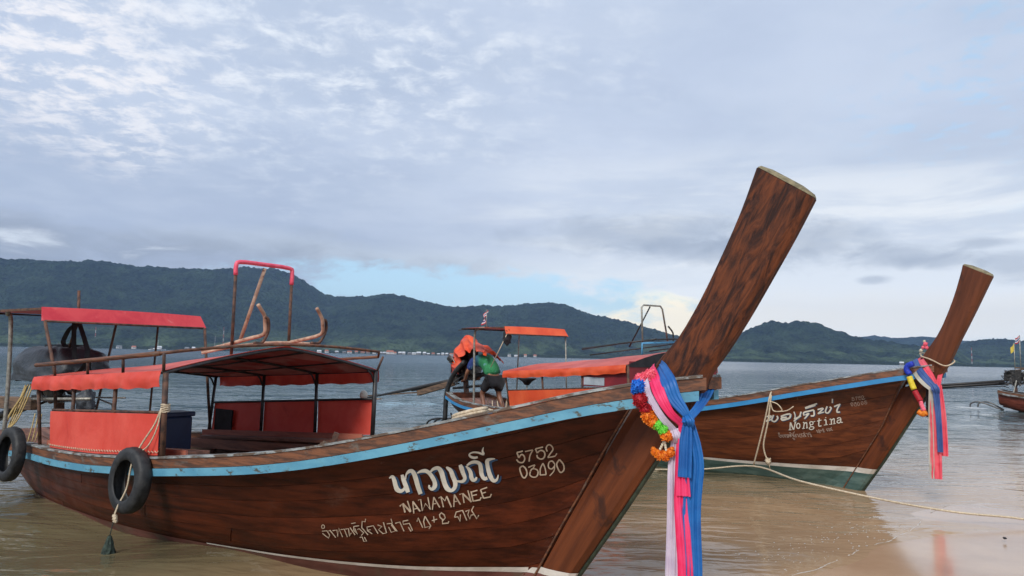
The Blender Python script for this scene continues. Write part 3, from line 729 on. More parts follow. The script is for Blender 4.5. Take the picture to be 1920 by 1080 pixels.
def canopy(B, root, T, hw, ez, ap, roofmat, panelmat, framemat, flap, pan_near, pan_far, pan_bot, zb=None, arches=None, lining=None):
    """passenger canopy: arched cloth roof, hanging flaps, posts, ribs, side panels"""
    t0, t1 = T[0], T[-1]
    def rz(t, y): h = hw(t); return ez(t)+(ap(t)-ez(t))*(1-min(abs(y)/h, 1)**1.3)
    roof_p = lambda u, v: Vector((t0+(t1-t0)*u, (2*v-1)*hw(t0+(t1-t0)*u)*.99, rz(t0+(t1-t0)*u, (2*v-1)*hw(t0+(t1-t0)*u))-.010*abs(math.sin(u*math.pi*(len(T)-1)))))
    roof = MB().grid(lambda u, v: Vector((t0+(t1-t0)*u, (2*v-1)*hw(t0+(t1-t0)*u), rz(t0+(t1-t0)*u, (2*v-1)*hw(t0+(t1-t0)*u))+.004*mnoise.noise(Vector((u*9, v*7, 1))) - .010*abs(math.sin(u*math.pi*(len(T)-1))))), 44, 30).build('roof_cloth', roofmat, root, True)
    solidify(roof, .004)
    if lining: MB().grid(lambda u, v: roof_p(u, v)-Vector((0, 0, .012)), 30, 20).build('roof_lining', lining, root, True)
    fr = MB()
    for t in (arches or T):
        fr.tube([Vector((t, y*hw(t), rz(t, y*hw(t))-.024)) for y in np.linspace(-1, 1, 15)], .016, 6)
    for yy in (-.62, -.2, .2, .62):
        fr.tube([Vector((t0+(t1-t0)*k/8, yy*hw(t0+(t1-t0)*k/8), rz(t0+(t1-t0)*k/8, yy*hw(t0+(t1-t0)*k/8))-.026)) for k in range(9)], .011, 6)
    for sd in (-1, 1):
        fr.tube([Vector((t0+(t1-t0)*k/8, sd*hw(t0+(t1-t0)*k/8), ez(t0+(t1-t0)*k/8)-.016)) for k in range(9)], .015, 6)
    frame = fr.build('canopy_frame', framemat, root, True)
    for sd in (-1, 1):
        for t in T:
            top = Vector((t, sd*(hw(t)-.02), ez(t)-.02)); foot = Vector((t, sd*(B.beam(t)-.035), B.sheer(t)-.02))
            MB().tube([foot, top], .019 if t != T[-1] else .024, 8).build('post', framemat if sd > 0 else M['rust'], frame, True)
            if sd > 0: MB().tube([top+Vector((0, -.16, .05)), top+Vector((0, -.06, -.03)), top+Vector((0, 0, -.16))], .010, 6).build('corner_brace', framemat, frame, True)
    for sd in (-1, 1):
        dep = flap
        def fl(u, v, sd=sd):
            t = t0+(t1-t0)*u; k = len(T)-1
            sag = .007*abs(math.sin(u*math.pi*k))
            return Vector((t, sd*(hw(t)+.022+.010*math.sin(u*31+v*2)*v+.007*math.sin(u*67+1)*v+.012*math.sin(v*3.1)+.008*mnoise.noise(Vector((u*22, v*3, sd)))), ez(t)-.004-(dep+sag)*v+.006*math.sin(u*53)*v))
        f = MB().grid(fl, 90, 6).build('hanging_flap', roofmat if sd > 0 else panelmat, root, True); solidify(f, .003)
    # side panels
    for sd, pan in ((-1, pan_near), (1, pan_far)):
        if not pan: continue
        a, b, zt, bays = pan
        for i in range(bays):
            u0 = a+(b-a)*i/bays+.02; u1 = a+(b-a)*(i+1)/bays-.02
            if bays == 1: u0, u1 = a+.02, b-.03
            def pf(u, v, sd=sd):
                t = u0+(u1-u0)*u; lo = pan_bot(t); hi = zt(t); yb = B.beam(t)-.035+(hw(t)-.02-B.beam(t)+.035)*((lo+(hi-lo)*v-B.sheer(t))/(ez(t)-B.sheer(t)))
                return Vector((t, sd*(yb+.024+.010*mnoise.noise(Vector((t*2.2, v*1.2, sd)))+.004*mnoise.noise(Vector((t*9, v*2, sd)))), lo+(hi-lo)*v))
            p = MB().grid(pf, 20, 6).build('side_panel', panelmat, root, True); solidify(p, .004)
        def ln(z_): return [Vector((a+(b-a)*k/10, sd*(B.beam(a+(b-a)*k/10)-.03+(hw(a+(b-a)*k/10)-B.beam(a+(b-a)*k/10))*((z_(a+(b-a)*k/10)-B.sheer(a+(b-a)*k/10))/(ez(a+(b-a)*k/10)-B.sheer(a+(b-a)*k/10)))), z_(a+(b-a)*k/10))) for k in range(11)]
        if sd < 0:      # lacing cord along the foot of the near panel
            lc = MB(); bt = ln(lambda t: pan_bot(t)+.02); pts = []
            for k in range(90):
                q = k/89*(len(bt)-1.001); i = int(q); p = bt[i].lerp(bt[i+1], q-i); pts.append(p+Vector((0, -.032, .016*(k % 2))))
            lc.tube(pts, .0035, 4).build('lacing_cord', M['rope'], root, True)
        MB().tube([v+Vector((0, 0, .012)) for v in ln(zt)], .014, 6).build('panel_rail', framemat if sd > 0 else M['rust'], root, True)
    return frame, rz

# ---- boat one
SB1 = [(2.80, -.25), (2.93, 0.02), (3.014, .155), (3.22, .514), (3.358, .73), (3.548, 1.055), (3.729, 1.335), (3.84, 1.50), (3.90, 1.60)]
SF1 = [(3.02, -.25), (3.17, 0.0), (3.364, .271), (3.612, .616), (3.857, .977), (4.08, 1.308), (4.20, 1.47), (4.24, 1.56)]
B1 = Boat((-2.16, 7.2), (.804, -.595),
          [(-5.7, .47), (-4.8, .455), (-4.4, .475), (-4, .510), (-3.6, .549), (-3.2, .58), (-2.8, .598), (-2.4, .606), (-2, .620), (-1.6, .640), (-1.2, .662), (-.8, .693), (-.4, .724), (0, .759), (.4, .803), (.8, .847), (1.2, .896), (1.6, .958), (2, 1.037), (2.4, 1.127), (2.8, 1.227), (3.2, 1.33), (3.6, 1.434), (4, 1.515), (4.3, 1.56)],
          [(-5.7, .45), (-4.8, .65), (-4.4, .74), (-4, .82), (-3.6, .89), (-3.2, .955), (-2.8, 1.01), (-2.0, 1.10), (-1.2, 1.165), (0, 1.2), (.8, 1.17), (1.6, 1.06), (2.4, .88), (2.8, .76), (3.2, .62), (3.6, .45), (4.0, .245), (4.3, .075)],
          [(-5.7, .36), (-5, .25), (-4, .02), (-3.4, -.10), (-2.5, -.20), (-1, -.27), (1, -.27), (2.3, -.22), (2.8, -.2), (3.1, -.1), (3.4, .1)],
          [(-5.7, .25), (-3.3, .12), (-1.7, .15), (-.7, .19), (.7, .32), (1.2, .36), (2, .45), (3, .62), (3.6, .8), (4.3, 1.0)],
          SB1, SF1, -5.6)
SB2 = [(2.86, -.25), (3.0, 0.0), (3.161, .255), (3.53, .846), (3.781, 1.404), (3.90, 1.58), (4.0, 1.72)]
SF2 = [(3.05, -.25), (3.215, 0.0), (3.52, .437), (3.95, 1.113), (4.20, 1.50), (4.298, 1.62), (4.34, 1.70)]
B2 = Boat((2.75, 12.6), (.6, -.8),
          [(-6.5, .83), (-6.3, .80), (-5.7, .69), (-5, .63), (-4, .62), (-3, .66), (-2, .72), (-1, .80), (0, .885), (.9, .99), (1.5, 1.085), (2.1, 1.20), (2.7, 1.335), (3.3, 1.465), (3.9, 1.595), (4.3, 1.66), (4.5, 1.68)],
          [(-6.4, .50), (-5.7, .65), (-5.1, .74), (-4.5, .82), (-3.9, .89), (-3.3, .95), (-2.1, 1.04), (-.9, 1.09), (.3, 1.10), (.9, 1.06), (1.5, 1.0), (2.1, .89), (2.7, .75), (3.3, .57), (3.9, .34), (4.2, .17), (4.42, .07)],
          [(-6.4, .40), (-5.6, .15), (-4.6, -.05), (-3.5, -.2), (0, -.28), (2.3, -.22), (2.9, -.18), (3.2, -.05), (3.5, .1)],
          [(-6.4, .3), (-3.3, .16), (0, .25), (1.2, .38), (2, .47), (3, .62), (3.6, .8), (4.4, 1.0)],
          SB2, SF2, -6.3, tmax=4.42)
B3 = Boat((22.8, 25.2), (.76, -.65),
          [(-5.5, .80), (-5, .70), (-4, .62), (-2, .64), (0, .76), (2, 1.04), (3, 1.27), (4.3, 1.6)],
          [(-5.5, .45), (-4, .80), (-2, 1.05), (0, 1.15), (2, .93), (3, .68), (4, .25), (4.4, .07)],
          [(-5.5, .25), (-4.8, .0), (-3.5, -.2), (0, -.28), (2.3, -.22), (3.0, -.15), (3.5, .1)],
          [(-5.5, .3), (-3, .18), (0, .25), (2, .45), (3, .62), (4.4, 1.0)],
          SB1, SF1, -5.4)

PB1 = [(3.86, 1.36), (3.87, 1.50), (3.892, 1.619), (4.044, 1.789), (4.184, 2.012), (4.317, 2.269), (4.451, 2.557), (4.555, 2.829)]
PF1 = [(4.13, 1.30), (4.19, 1.42), (4.245, 1.564), (4.345, 1.70), (4.48, 1.905), (4.62, 2.14), (4.765, 2.39), (4.881, 2.607)]
PB2 = [(3.90, 1.42), (3.93, 1.60), (4.053, 1.78), (4.217, 2.011), (4.33, 2.24), (4.43, 2.50), (4.51, 2.76), (4.536, 2.866)]
PF2 = [(4.18, 1.42), (4.27, 1.57), (4.36, 1.72), (4.455, 1.925), (4.56, 2.13), (4.67, 2.35), (4.79, 2.60), (4.843, 2.707)]

def common(B, root, mats, PB, PF, rubmat, stem_t=.075):
    hull(B, root, mats)
    zs_ = [-.25, 0, .27, .6, .95, 1.2, 1.42]
    back = lambda z: np.interp(z, [p[1] for p in B.sb], [p[0] for p in B.sb]); front = lambda z: np.interp(z, [p[1] for p in B.sf], [p[0] for p in B.sf])
    # the stem board is cut square to its own axis
    st = [((back(z-.08), z-.08), (front(z+.10), z+.10)) for z in zs_]
    stm = stem_piece('stem', B, root, mats['stem'], st, stem_t)
    MB().tube([Vector((front(z)+.006, 0, z)) for z in np.linspace(-.2, 1.42, 12)], .020, 6).build('cutwater_strip', M['darkedge'], stm, True)
    MB().tube([Vector((back(z)-.012, -stem_t*.93, z)) for z in np.linspace(-.1, 1.44, 12)], .008, 5).build('seam_bead', M['wale'], stm, True)
    bevel(stem_piece('prow', B, root, mats['prow'], list(zip(PB, PF)), (.085, .080), True, 3), .006)
    MB().bar((B.ts+.1, 0, B.keel(B.ts+.1)-.0), (-3.6, 0, B.keel(-3.6)-.02), .10, .08).bar((-3.6, 0, B.keel(-3.6)-.02), (2.9, 0, -.27), .10, .08).build('keel', mats['stem'], root)
    for sd in (-1, 1):
        rail(B, root, 'gunwale_rail', M['wale'], sd, -.075, .026, -.080, -.006, B.ts, B.rend-.02, jitter=.004)
        rail(B, root, 'rail_cap', M['cap'], sd, -.085, .034, -.004, .012, B.ts, B.rend-.04, jitter=.004)
        rail(B, root, 'rub_strip', rubmat, sd, .002, .040, -.142, -.083, B.ts, B.rend-.06, jitter=.003)
    # floor boards, inside frames
    for k in range(7):
        y0 = -.78+k*.225
        def fb(u, v, y0=y0):
            t = B.ts+.25+(2.9-B.ts-.25)*u; lim = max(B.Y(t, B.deck(t))-.05, .02)
            return Vector((t, min(max(y0+v*.21, -lim), lim), B.deck(t)))
        solidify(MB().grid(fb, 26, 1).build('floor_board', M['deckwood'], root), .02)
    for t in np.arange(B.ts+.5, 3.0, .62):
        for sd in (-1, 1):
            pts = []
            for z in np.linspace(B.deck(t)+.01, B.sheer(t)-.09, 5): pts.append(Vector((t, sd*(B.Y(t, z)-.055), z)))
            MB().tube(pts, .022, 4).build('rib', M['deckwood'], root)
def deckf(B, lo): B.deck = lambda t: lo+max(0, (t-1.5))*.10+max(0, -(t+3.2))*.16
M['benchred'] = material('red_brown_bench_wood', (.30, .085, .055), (.42, .14, .09), (.3, 2, 3), 7, .5, bump=.2)
B1.rend = 4.27; B2.rend = 4.24; B3.rend = 4.24
deckf(B1, .20); deckf(B2, .22); deckf(B3, .25)
M['darkedge'] = material('dark_green_edge', (.012, .022, .014), (.035, .05, .03), (1, 1, 1), 14, .6, bump=.2)

boat1 = tag(empty('longtail_boat', B1.o, B1.rz), 'nearest brown wooden longtail boat with sun-faded red canopy, cream NAWAMANEE lettering and big weathered prow', 'boat', 'longtail boats moored by the beach')
boat2 = tag(empty('longtail_boat', B2.o, B2.rz), 'second wooden longtail boat with bright blue rail, white Nongtina lettering and coral ribbons', 'boat', 'longtail boats moored by the beach')
boat3 = tag(empty('longtail_boat', B3.o, B3.rz), 'far reddish longtail boat cut off by the right edge, seen from its stern', 'boat', 'longtail boats moored by the beach')
common(B1, boat1, dict(hull=M['hull'], stem=M['stem'], prow=M['prow']), PB1, PF1, M['blue_old'])
common(B2, boat2, dict(hull=M['hull2'], stem=M['stem'], prow=M['prow2']), PB2, PF2, M['blue'])
M['hull3'] = material('red_brown_hull_paint', (.13, .030, .018), (.24, .060, .035), (.22, 1.5, 2.6), 7.0, .5, bump=.2, rnd=.15)
common(B3, boat3, dict(hull=M['hull3'], stem=M['hull3'], prow=M['prow2']), PB1, PF1, M['cap'])

# painted bands near the waterline
wl = curve1([(-5.6, .04), (-3.3, .035), (-1, .045), (0, .055), (1, .075), (2, .095), (2.7, .13), (3.2, .155)])
wh = curve1([(-5.6, .048), (-1, .055), (0, .064), (1, .092), (2, .120), (2.7, .165), (3.2, .20)])
for sd in (-1, 1):
    hull_band(B1, boat1, 'waterline_stripe', M['white_line'], sd, wl, wh, .25, 3.2, .008)
    hull_band(B1, boat1, 'bottom_paint', M['antifoul'], sd, lambda t: -.12, wl, -3.4, 3.2, .006)
stem_wrap(B1, boat1, 'stem_stripe', M['white_line'], .155, .20); stem_wrap(B1, boat1, 'stem_bottom_paint', M['antifoul'], -.2, .155)
wl2 = curve1([(-6, .17), (0, .19), (1.4, .20), (3.3, .225)]); wh2 = curve1([(-6, .20), (0, .215), (1.4, .235), (3.3, .29)])
for sd in (-1, 1):
    hull_band(B2, boat2, 'waterline_stripe', M['white_line'], sd, wl2, wh2, -4.5, 3.3, .006)
    hull_band(B2, boat2, 'bottom_paint', M['teal_bottom'], sd, lambda t: -.12, wl2, -4.5, 3.3, .006)
stem_wrap(B2, boat2, 'stem_stripe', M['white_line'], .225, .29); stem_wrap(B2, boat2, 'stem_bottom_paint', M['teal_bottom'], -.2, .225)

# ---- lettering of boat one
def TF(ox, oy, sc): return lambda x, y: (ox+x/sc, oy+y/sc)
fA = TF(720, 830, 8.348); sA = 1/8.348
big = [[(90, 545, 15), (140, 520, 50), (170, 580, 65), (190, 660, 70), (215, 720, 75), (265, 745, 60), (310, 725, 45), (330, 690, 30)],
 [(290, 490, 45), (310, 560, 65), (340, 640, 70), (365, 710, 70), (385, 765, 60)],
 [(345, 560, 20), (355, 490, 25), (390, 445, 50), (440, 430, 60), (480, 480, 70), (510, 570, 72), (540, 680, 70), (580, 790, 65)],
 [(525, 465, 20), (590, 435, 45), (660, 430, 60), (720, 470, 60), (770, 540, 65), (800, 610, 65), (800, 670, 70), (760, 715, 50), (715, 690, 35), (715, 650, 25)],
 [(730, 450, 25), (780, 400, 45), (850, 385, 60), (900, 440, 75), (930, 540, 75), (960, 640, 75), (1000, 710, 75), (1060, 735, 55), (1110, 690, 60), (1120, 610, 70), (1085, 520, 70), (1050, 430, 65), (1000, 385, 45), (975, 375, 20)],
 [(1130, 580, 20), (1180, 595, 35), (1240, 590, 50), (1270, 540, 55), (1240, 460, 65), (1215, 380, 70), (1195, 335, 50)],
 [(1285, 355, 20), (1330, 400, 50), (1360, 460, 60), (1370, 530, 65), (1400, 575, 55), (1440, 560, 40), (1450, 525, 25)],
 [(1300, 345, 25), (1370, 300, 45), (1440, 290, 50), (1500, 320, 60), (1520, 400, 65), (1530, 480, 65), (1570, 550, 55), (1620, 540, 50)],
 [(1740, 240, 15), (1680, 245, 35), (1620, 270, 60), (1620, 340, 60), (1640, 430, 65), (1670, 520, 70), (1720, 585, 55), (1770, 560, 35), (1790, 490, 15)],
 [(1470, 215, 30), (1410, 225, 40), (1350, 200, 35), (1345, 165, 25), (1400, 140, 25), (1480, 145, 30), (1560, 170, 35), (1545, 120, 30), (1560, 60, 10)]]
paint(B1, boat1, 'lettering_shadow', M['letter_b'], big[:-1], fA, .007, sA, (42, 22))
paint(B1, boat1, 'painted_name', M['letter_w'], big, fA, .010, sA)
paint.curvy = False
def L(w_, *p): return poly(w_, *p)
fB = TF(740, 900, 10.105); sB = 1/10.105
nawa = [L(30, (105, 485), (160, 430), (205, 600)), L(34, (160, 430), (310, 590)), L(24, (250, 380), (315, 580)),
 L(22, (350, 390), (370, 620)), L(28, (350, 390), (490, 580)), L(18, (360, 540), (440, 520)),
 L(22, (450, 370), (500, 350), (530, 570), (590, 430), (680, 545), (635, 310)),
 L(20, (745, 310), (720, 550)), L(26, (745, 310), (860, 505)), L(18, (725, 440), (790, 430)),
 L(24, (840, 330), (880, 295), (930, 500)), L(20, (880, 300), (960, 380), (990, 290)), L(28, (990, 290), (1080, 500)),
 L(22, (1135, 260), (1125, 495)), L(26, (1135, 260), (1250, 450)), L(18, (1125, 400), (1190, 385)),
 L(22, (1230, 260), (1290, 240), (1320, 420)), L(32, (1290, 240), (1460, 400)), L(22, (1390, 180), (1450, 400)),
 L(26, (1450, 200), (1490, 390)), L(22, (1450, 215), (1570, 180)), L(20, (1480, 280), (1560, 260)), L(24, (1485, 385), (1620, 360), (1640, 310)),
 L(26, (1630, 170), (1685, 330)), L(22, (1630, 170), (1755, 125)), L(20, (1655, 240), (1730, 215)), L(24, (1685, 330), (1810, 305), (1835, 250))]
paint(B1, boat1, 'painted_name', M['letter'], nawa, fB, .009, sB)
num = [L(20, (430, 770), (450, 700), (540, 890)), L(22, (580, 670), (555, 770), (580, 885), (690, 855), (580, 670)), L(18, (690, 855), (655, 910)),
 L(18, (710, 755), (810, 725)), L(16, (745, 670), (755, 790)),
 L(24, (920, 740), (865, 690), (855, 640), (890, 605), (940, 640), (965, 700), (910, 760), (910, 810), (1020, 800), (1030, 765)),
 L(22, (1140, 690), (1170, 590), (1290, 560), (1370, 750)), L(20, (1140, 690), (1200, 680), (1240, 770), (1250, 640)),
 L(20, (1345, 580), (1415, 550), (1390, 640), (1430, 725), (1450, 650), (1500, 640)), L(22, (1500, 480), (1460, 560), (1560, 720), (1595, 650))]
paint(B1, boat1, 'painted_capacity', M['letter'], num, fB, .009, sB)
fC = TF(596, 950, 10.105)
thai = [L(18, (90, 450), (180, 440), (235, 520), (215, 580), (160, 540), (100, 490)), ell(15, 110, 365, 28, 36),
 L(18, (215, 450), (240, 430), (350, 570)), L(18, (290, 440), (370, 425), (385, 550), (405, 390), (480, 560)),
 L(18, (440, 420), (510, 410), (570, 560)), L(18, (530, 410), (590, 400), (610, 545), (640, 480)), L(18, (620, 380), (715, 520)),
 L(18, (690, 360), (690, 430), (760, 510), (710, 400)), L(16, (690, 360), (790, 345)), L(18, (760, 420), (790, 400), (880, 480), (830, 530)), L(14, (640, 305), (725, 290)),
 L(18, (800, 565), (850, 560), (880, 640), (935, 640), (890, 560)), L(18, (840, 380), (850, 260), (905, 270), (915, 215)), L(18, (840, 380), (960, 520)),
 L(18, (1040, 500), (950, 440), (940, 370), (1060, 345), (1150, 495)), L(16, (960, 430), (1010, 420)),
 L(20, (1140, 330), (1220, 360), (1160, 420), (1240, 495), (1310, 480), (1250, 280)),
 L(20, (1315, 310), (1400, 300), (1510, 450)), L(20, (1350, 370), (1400, 470), (1480, 440), (1400, 330)), L(16, (1395, 215), (1420, 300)),
 L(20, (1475, 300), (1560, 275), (1640, 450)), L(20, (1720, 240), (1620, 260), (1625, 320), (1740, 300), (1800, 430), (1770, 450), (1720, 370))]
paint(B1, boat1, 'painted_capacity', M['letter'], thai, fC, .009, sB)
paint.curvy = True
fE = TF(955, 820, 12.71); sE = 1/12.71
D = {'5a': [L(34, (320, 310), (250, 330), (180, 345)), L(34, (180, 345), (225, 470)), L(34, (225, 470), (290, 390), (350, 430), (365, 510), (320, 580), (230, 575), (170, 510))],
 '7': [L(32, (375, 325), (470, 300), (560, 285)), L(30, (560, 285), (490, 420), (470, 560))],
 '5b': [L(34, (800, 215), (710, 235), (620, 260)), L(34, (620, 260), (665, 360)), [(x, y, 34) for x, y in ((665, 350), (740, 295), (820, 320), (845, 400), (810, 480), (740, 500), (670, 460), (655, 400))]],
 '2': [L(32, (900, 320), (875, 240), (910, 175), (960, 160), (1020, 210), (1035, 280), (980, 360), (915, 460)), L(30, (910, 465), (1000, 450), (1090, 430)), L(26, (1090, 430), (1130, 365))],
 '0a': [L(34, (320, 660), (250, 720), (280, 850), (320, 930), (370, 945), (420, 850), (390, 730), (320, 660))],
 '3': [L(30, (450, 700), (530, 665), (610, 640)), L(28, (610, 640), (560, 730)), L(32, (500, 790), (540, 735), (600, 730), (670, 770), (680, 850), (640, 920), (560, 930), (490, 880), (500, 800))],
 '4': [L(30, (800, 600), (740, 720), (730, 880)), L(30, (730, 880), (875, 870)), L(30, (875, 870), (850, 720), (800, 600))],
 '9': [L(30, (1080, 620), (1020, 550), (950, 570), (925, 650), (950, 720), (1020, 730), (1075, 660)), L(26, (1080, 620), (1060, 780), (960, 900))],
 '0b': [L(34, (1190, 510), (1125, 620), (1170, 760), (1230, 820), (1300, 750), (1280, 620), (1190, 510))]}
paint(B1, boat1, 'painted_number', M['letter'], sum(D.values(), []), fE, .009, sE)

# ---- lettering of boat two
fF = TF(1425, 740, 8.93); sF = 1/8.93
nong = [L(26, (105, 360), (190, 355), (150, 400), (105, 445)), L(22, (105, 445), (200, 405)), L(26, (230, 335), (200, 420), (250, 445), (300, 390), (285, 350)),
 L(26, (350, 360), (430, 330), (510, 315)), L(30, (515, 320), (500, 380), (430, 410), (375, 420), (365, 385), (450, 375)),
 L(18, (570, 280), (590, 350), (575, 410)), L(24, (690, 280), (660, 360), (590, 395)), L(18, (565, 440), (640, 385), (690, 350)),
 L(26, (740, 345), (735, 295), (820, 270), (900, 250)), L(26, (900, 250), (905, 340), (850, 352)), L(24, (760, 335), (820, 310), (745, 400)), L(22, (755, 215), (850, 180), (955, 145)), L(18, (760, 232), (930, 175)),
 L(24, (965, 245), (1060, 225), (970, 315)), L(20, (970, 315), (1070, 285)), L(26, (1125, 190), (1095, 280), (1140, 300), (1190, 225), (1165, 200)), L(20, (1212, 65), (1210, 135)),
 L(24, (1240, 195), (1300, 170), (1345, 155)), L(26, (1330, 170), (1295, 230), (1290, 285), (1340, 285))]
paint(B2, boat2, 'lettering_shadow', M['letter_b'], nong, fF, .007, sF, (12, 10))
paint(B2, boat2, 'painted_name', M['letter_w'], nong, fF, .010, sF)
ng = [L(17, (510, 460), (503, 585)), L(22, (512, 460), (562, 582)), L(17, (595, 455), (567, 582)), L(12, (480, 585), (530, 583)), L(12, (575, 455), (612, 452)),
 ell(17, 642, 518, 28, 42), L(17, (720, 462), (742, 468), (728, 560)), L(17, (740, 485), (780, 462), (788, 550)), L(11, (705, 563), (750, 558)), L(11, (770, 555), (802, 550)),
 ell(15, 862, 472, 28, 26), L(15, (845, 498), (850, 528), (895, 535), (900, 560), (860, 580), (825, 562), (842, 535)), L(12, (890, 455), (925, 440)),
 L(18, (992, 390), (985, 515), (1030, 515)), L(14, (955, 438), (1030, 420)), L(17, (1075, 422), (1102, 418), (1108, 500)), L(12, (1070, 505), (1135, 495)), L(18, (1100, 372), (1103, 388)),
 L(17, (1165, 412), (1190, 408), (1198, 490)), L(17, (1198, 425), (1240, 398), (1243, 480)), L(11, (1160, 492), (1210, 488)), L(11, (1225, 485), (1265, 478)),
 L(17, (1290, 400), (1325, 378), (1352, 400), (1352, 455), (1385, 458)), L(17, (1350, 412), (1300, 430), (1292, 458), (1325, 470), (1350, 445))]
paint(B2, boat2, 'painted_name', M['letter_w'], ng, fF, .009, sF)
cap2 = [[(310+(x-85)*.325, 665+(y-430)*.33+(x-85)*.02, 9) for x, y, _ in s_] for s_ in thai]
cap2 += [[(945+(x-430)*.235, 602+(y-760)*.27+(x-430)*.01, 9) for x, y, _ in s_] for s_ in num if s_[0][0] not in (580, 690)]
cap2 += [[(975+(x-855)*.24, 605+(y-700)*.27, 9) for x, y, _ in num[5]]]
paint.curvy = False
paint(B2, boat2, 'painted_capacity', M['letter_d'], cap2, fF, .008, sF)
def dig(ch, x0, y0): 
    ref = {'5a': (170, 310), '7': (375, 285), '5b': (620, 215), '2': (875, 160), '0a': (250, 660), '3': (450, 640), '4': (730, 600), '9': (925, 550), '0b': (1125, 510)}[ch]
    return [[(x0+(x-ref[0])*.22, y0+(y-ref[1])*.22, 8) for x, y, _ in s_] for s_ in D[ch]]
n2 = dig('5a', 1535, 38)+dig('7', 1590, 30)+dig('5b', 1645, 22)+dig('2', 1700, 12)+dig('0a', 1520, 125)+dig('3', 1570, 125)+dig('0b', 1628, 115)+dig('0a', 1690, 105)+dig('5a', 1745, 95)
paint(B2, boat2, 'painted_number', M['letter_d'], n2, fF, .008, sF)
paint.curvy = True

# ---- canopies
def lin(*tab): return curve1(list(tab))
T1 = [-2.80, -1.85, -.92, 0.0]
hw1 = lin((-2.8, 1.06), (0, 1.20)); ez1 = lin((-2.7, 1.335), (-1.5, 1.395), (0, 1.475)); ap1 = lin((-2.7, 1.44), (-1.4, 1.535), (-.8, 1.61), (0, 1.70))
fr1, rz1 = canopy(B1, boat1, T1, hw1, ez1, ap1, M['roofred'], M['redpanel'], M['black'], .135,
    (-2.40, 0.0, lin((-2.5, .985), (0, 1.115)), 1), (-2.80, 0.0, lin((-2.8, .97), (0, 1.15)), 3), lambda t: B1.sheer(t)+.02, lining=material('water_lit_pink_lining', (.42, .20, .20), (.62, .40, .38), (1, 1, 1), 1.6, .6, bump=.2, transl=.35, stain=(1.3, .45, .6, (.45, .05, .05), .8)))  # lining colour raised to carry the light thrown up by the water
# roof rail on short stanchions, running round the front
rl = MB(); rt = lambda t, sd: Vector((t, sd*(hw1(t)+.03), ez1(t)+.12+.02*(t+2.7)/2.7))
nearp = [rt(t, -1) for t in np.linspace(-2.75, -.02, 8)]; farp = [rt(t, 1) for t in np.linspace(-.02, -2.7, 8)]
front = [Vector((0.02, y, 1.615+.10*(1-abs(y/1.25)**1.6)+.04*(y > 0)*abs(y))) for y in np.linspace(-1.1, 1.2, 9)]
rl.tube(nearp, .021, 8); rl.tube(farp, .016, 8); rl.tube([nearp[-1]]+front+[farp[0]], .014, 8)
rail1 = rl.build('roof_rail', M['wale'], boat1, True)
for sd in (-1, 1):
    for t in (-2.3, -1.5, -.75, 0.0):
        a = Vector((t, sd*hw1(t), ez1(t)-.01)); MB().tube([a, rt(t+.05, sd)], .013, 6).build('stanchion', M['rust'], rail1, True)
# upright handle frame with pink tape, standing on the roof
hf = empty('handle_frame'); hf.parent = boat1
tz = lambda y: rz1(-.6, y)
fa, fb = B1.at(443, 495, -.6), B1.at(548, 505, -.6)
MB().tube([Vector((-.6, fa.y, tz(fa.y)-.02)), Vector((-.6, fa.y, 2.42))], .016, 8).build('leg', M['rust'], hf, True)
MB().tube([Vector((-.6, fb.y, tz(fb.y)-.02)), Vector((-.6, fb.y, 2.42))], .016, 8).build('leg', M['rust'], hf, True)
MB().tube([Vector((-.6, fa.y, 2.40)), Vector((-.6, fa.y, 2.49)), Vector((-.6, fa.y+.04, 2.535)), Vector((-.6, fa.y+.3, 2.54)), Vector((-.6, fb.y-.04, 2.535)), Vector((-.6, fb.y, 2.49)), Vector((-.6, fb.y, 2.36))], .022, 8, smooth=3).build('top_bar', M['pinkwrap'], hf, True)
MB().tube([B1.at(497, 503, -.6), B1.at(449, 642, -.8)], .019, 8).build('brace', M['tan_pipe'], hf, True)
# two long rack bars with ends bent up like horns
def P2(px, py, t): return B1.at(px, py, t)
for pts, pxo in ((((380, 658, -1.2), (430, 645, -.7), (470, 634, -.35), (490, 629, -.2), (497, 622, -.14), (497, 606, -.12), (496, 592, -.1), (490, 581, -.09), (484, 571, -.08)), 0),
            (((470, 648, -1.2), (530, 644, -.7), (575, 635, -.35), (597, 629, -.2), (605, 622, -.14), (605, 608, -.1), (604, 598, -.08), (599, 587, -.07), (594, 578, -.06)), 0)):
    bar = MB().tube([P2(*p) for p in pts], .019, 8, smooth=4).build('rack_horn', M['tan_pipe'], boat1, True)
    MB().tube([P2(pts[3][0]-14, pts[3][1]+14, -.16), P2(pts[3][0]+2, pts[3][1]+13, -.15), P2(pts[4][0]+6, pts[4][1]-2, -.12), P2(pts[5][0]+6, pts[5][1]-6, -.09), P2(pts[6][0]+1, pts[6][1]+2, -.09)], .015, 8, smooth=4).build('horn_bracket', M['rust'], bar, True)
MB().tube([P2(378, 662, -.9), P2(450, 648, -.7), P2(520, 642, -.6), P2(590, 645, -.5)], .016, 6, smooth=3).build('rack_crossbar', M['tan_pipe'], boat1, True)
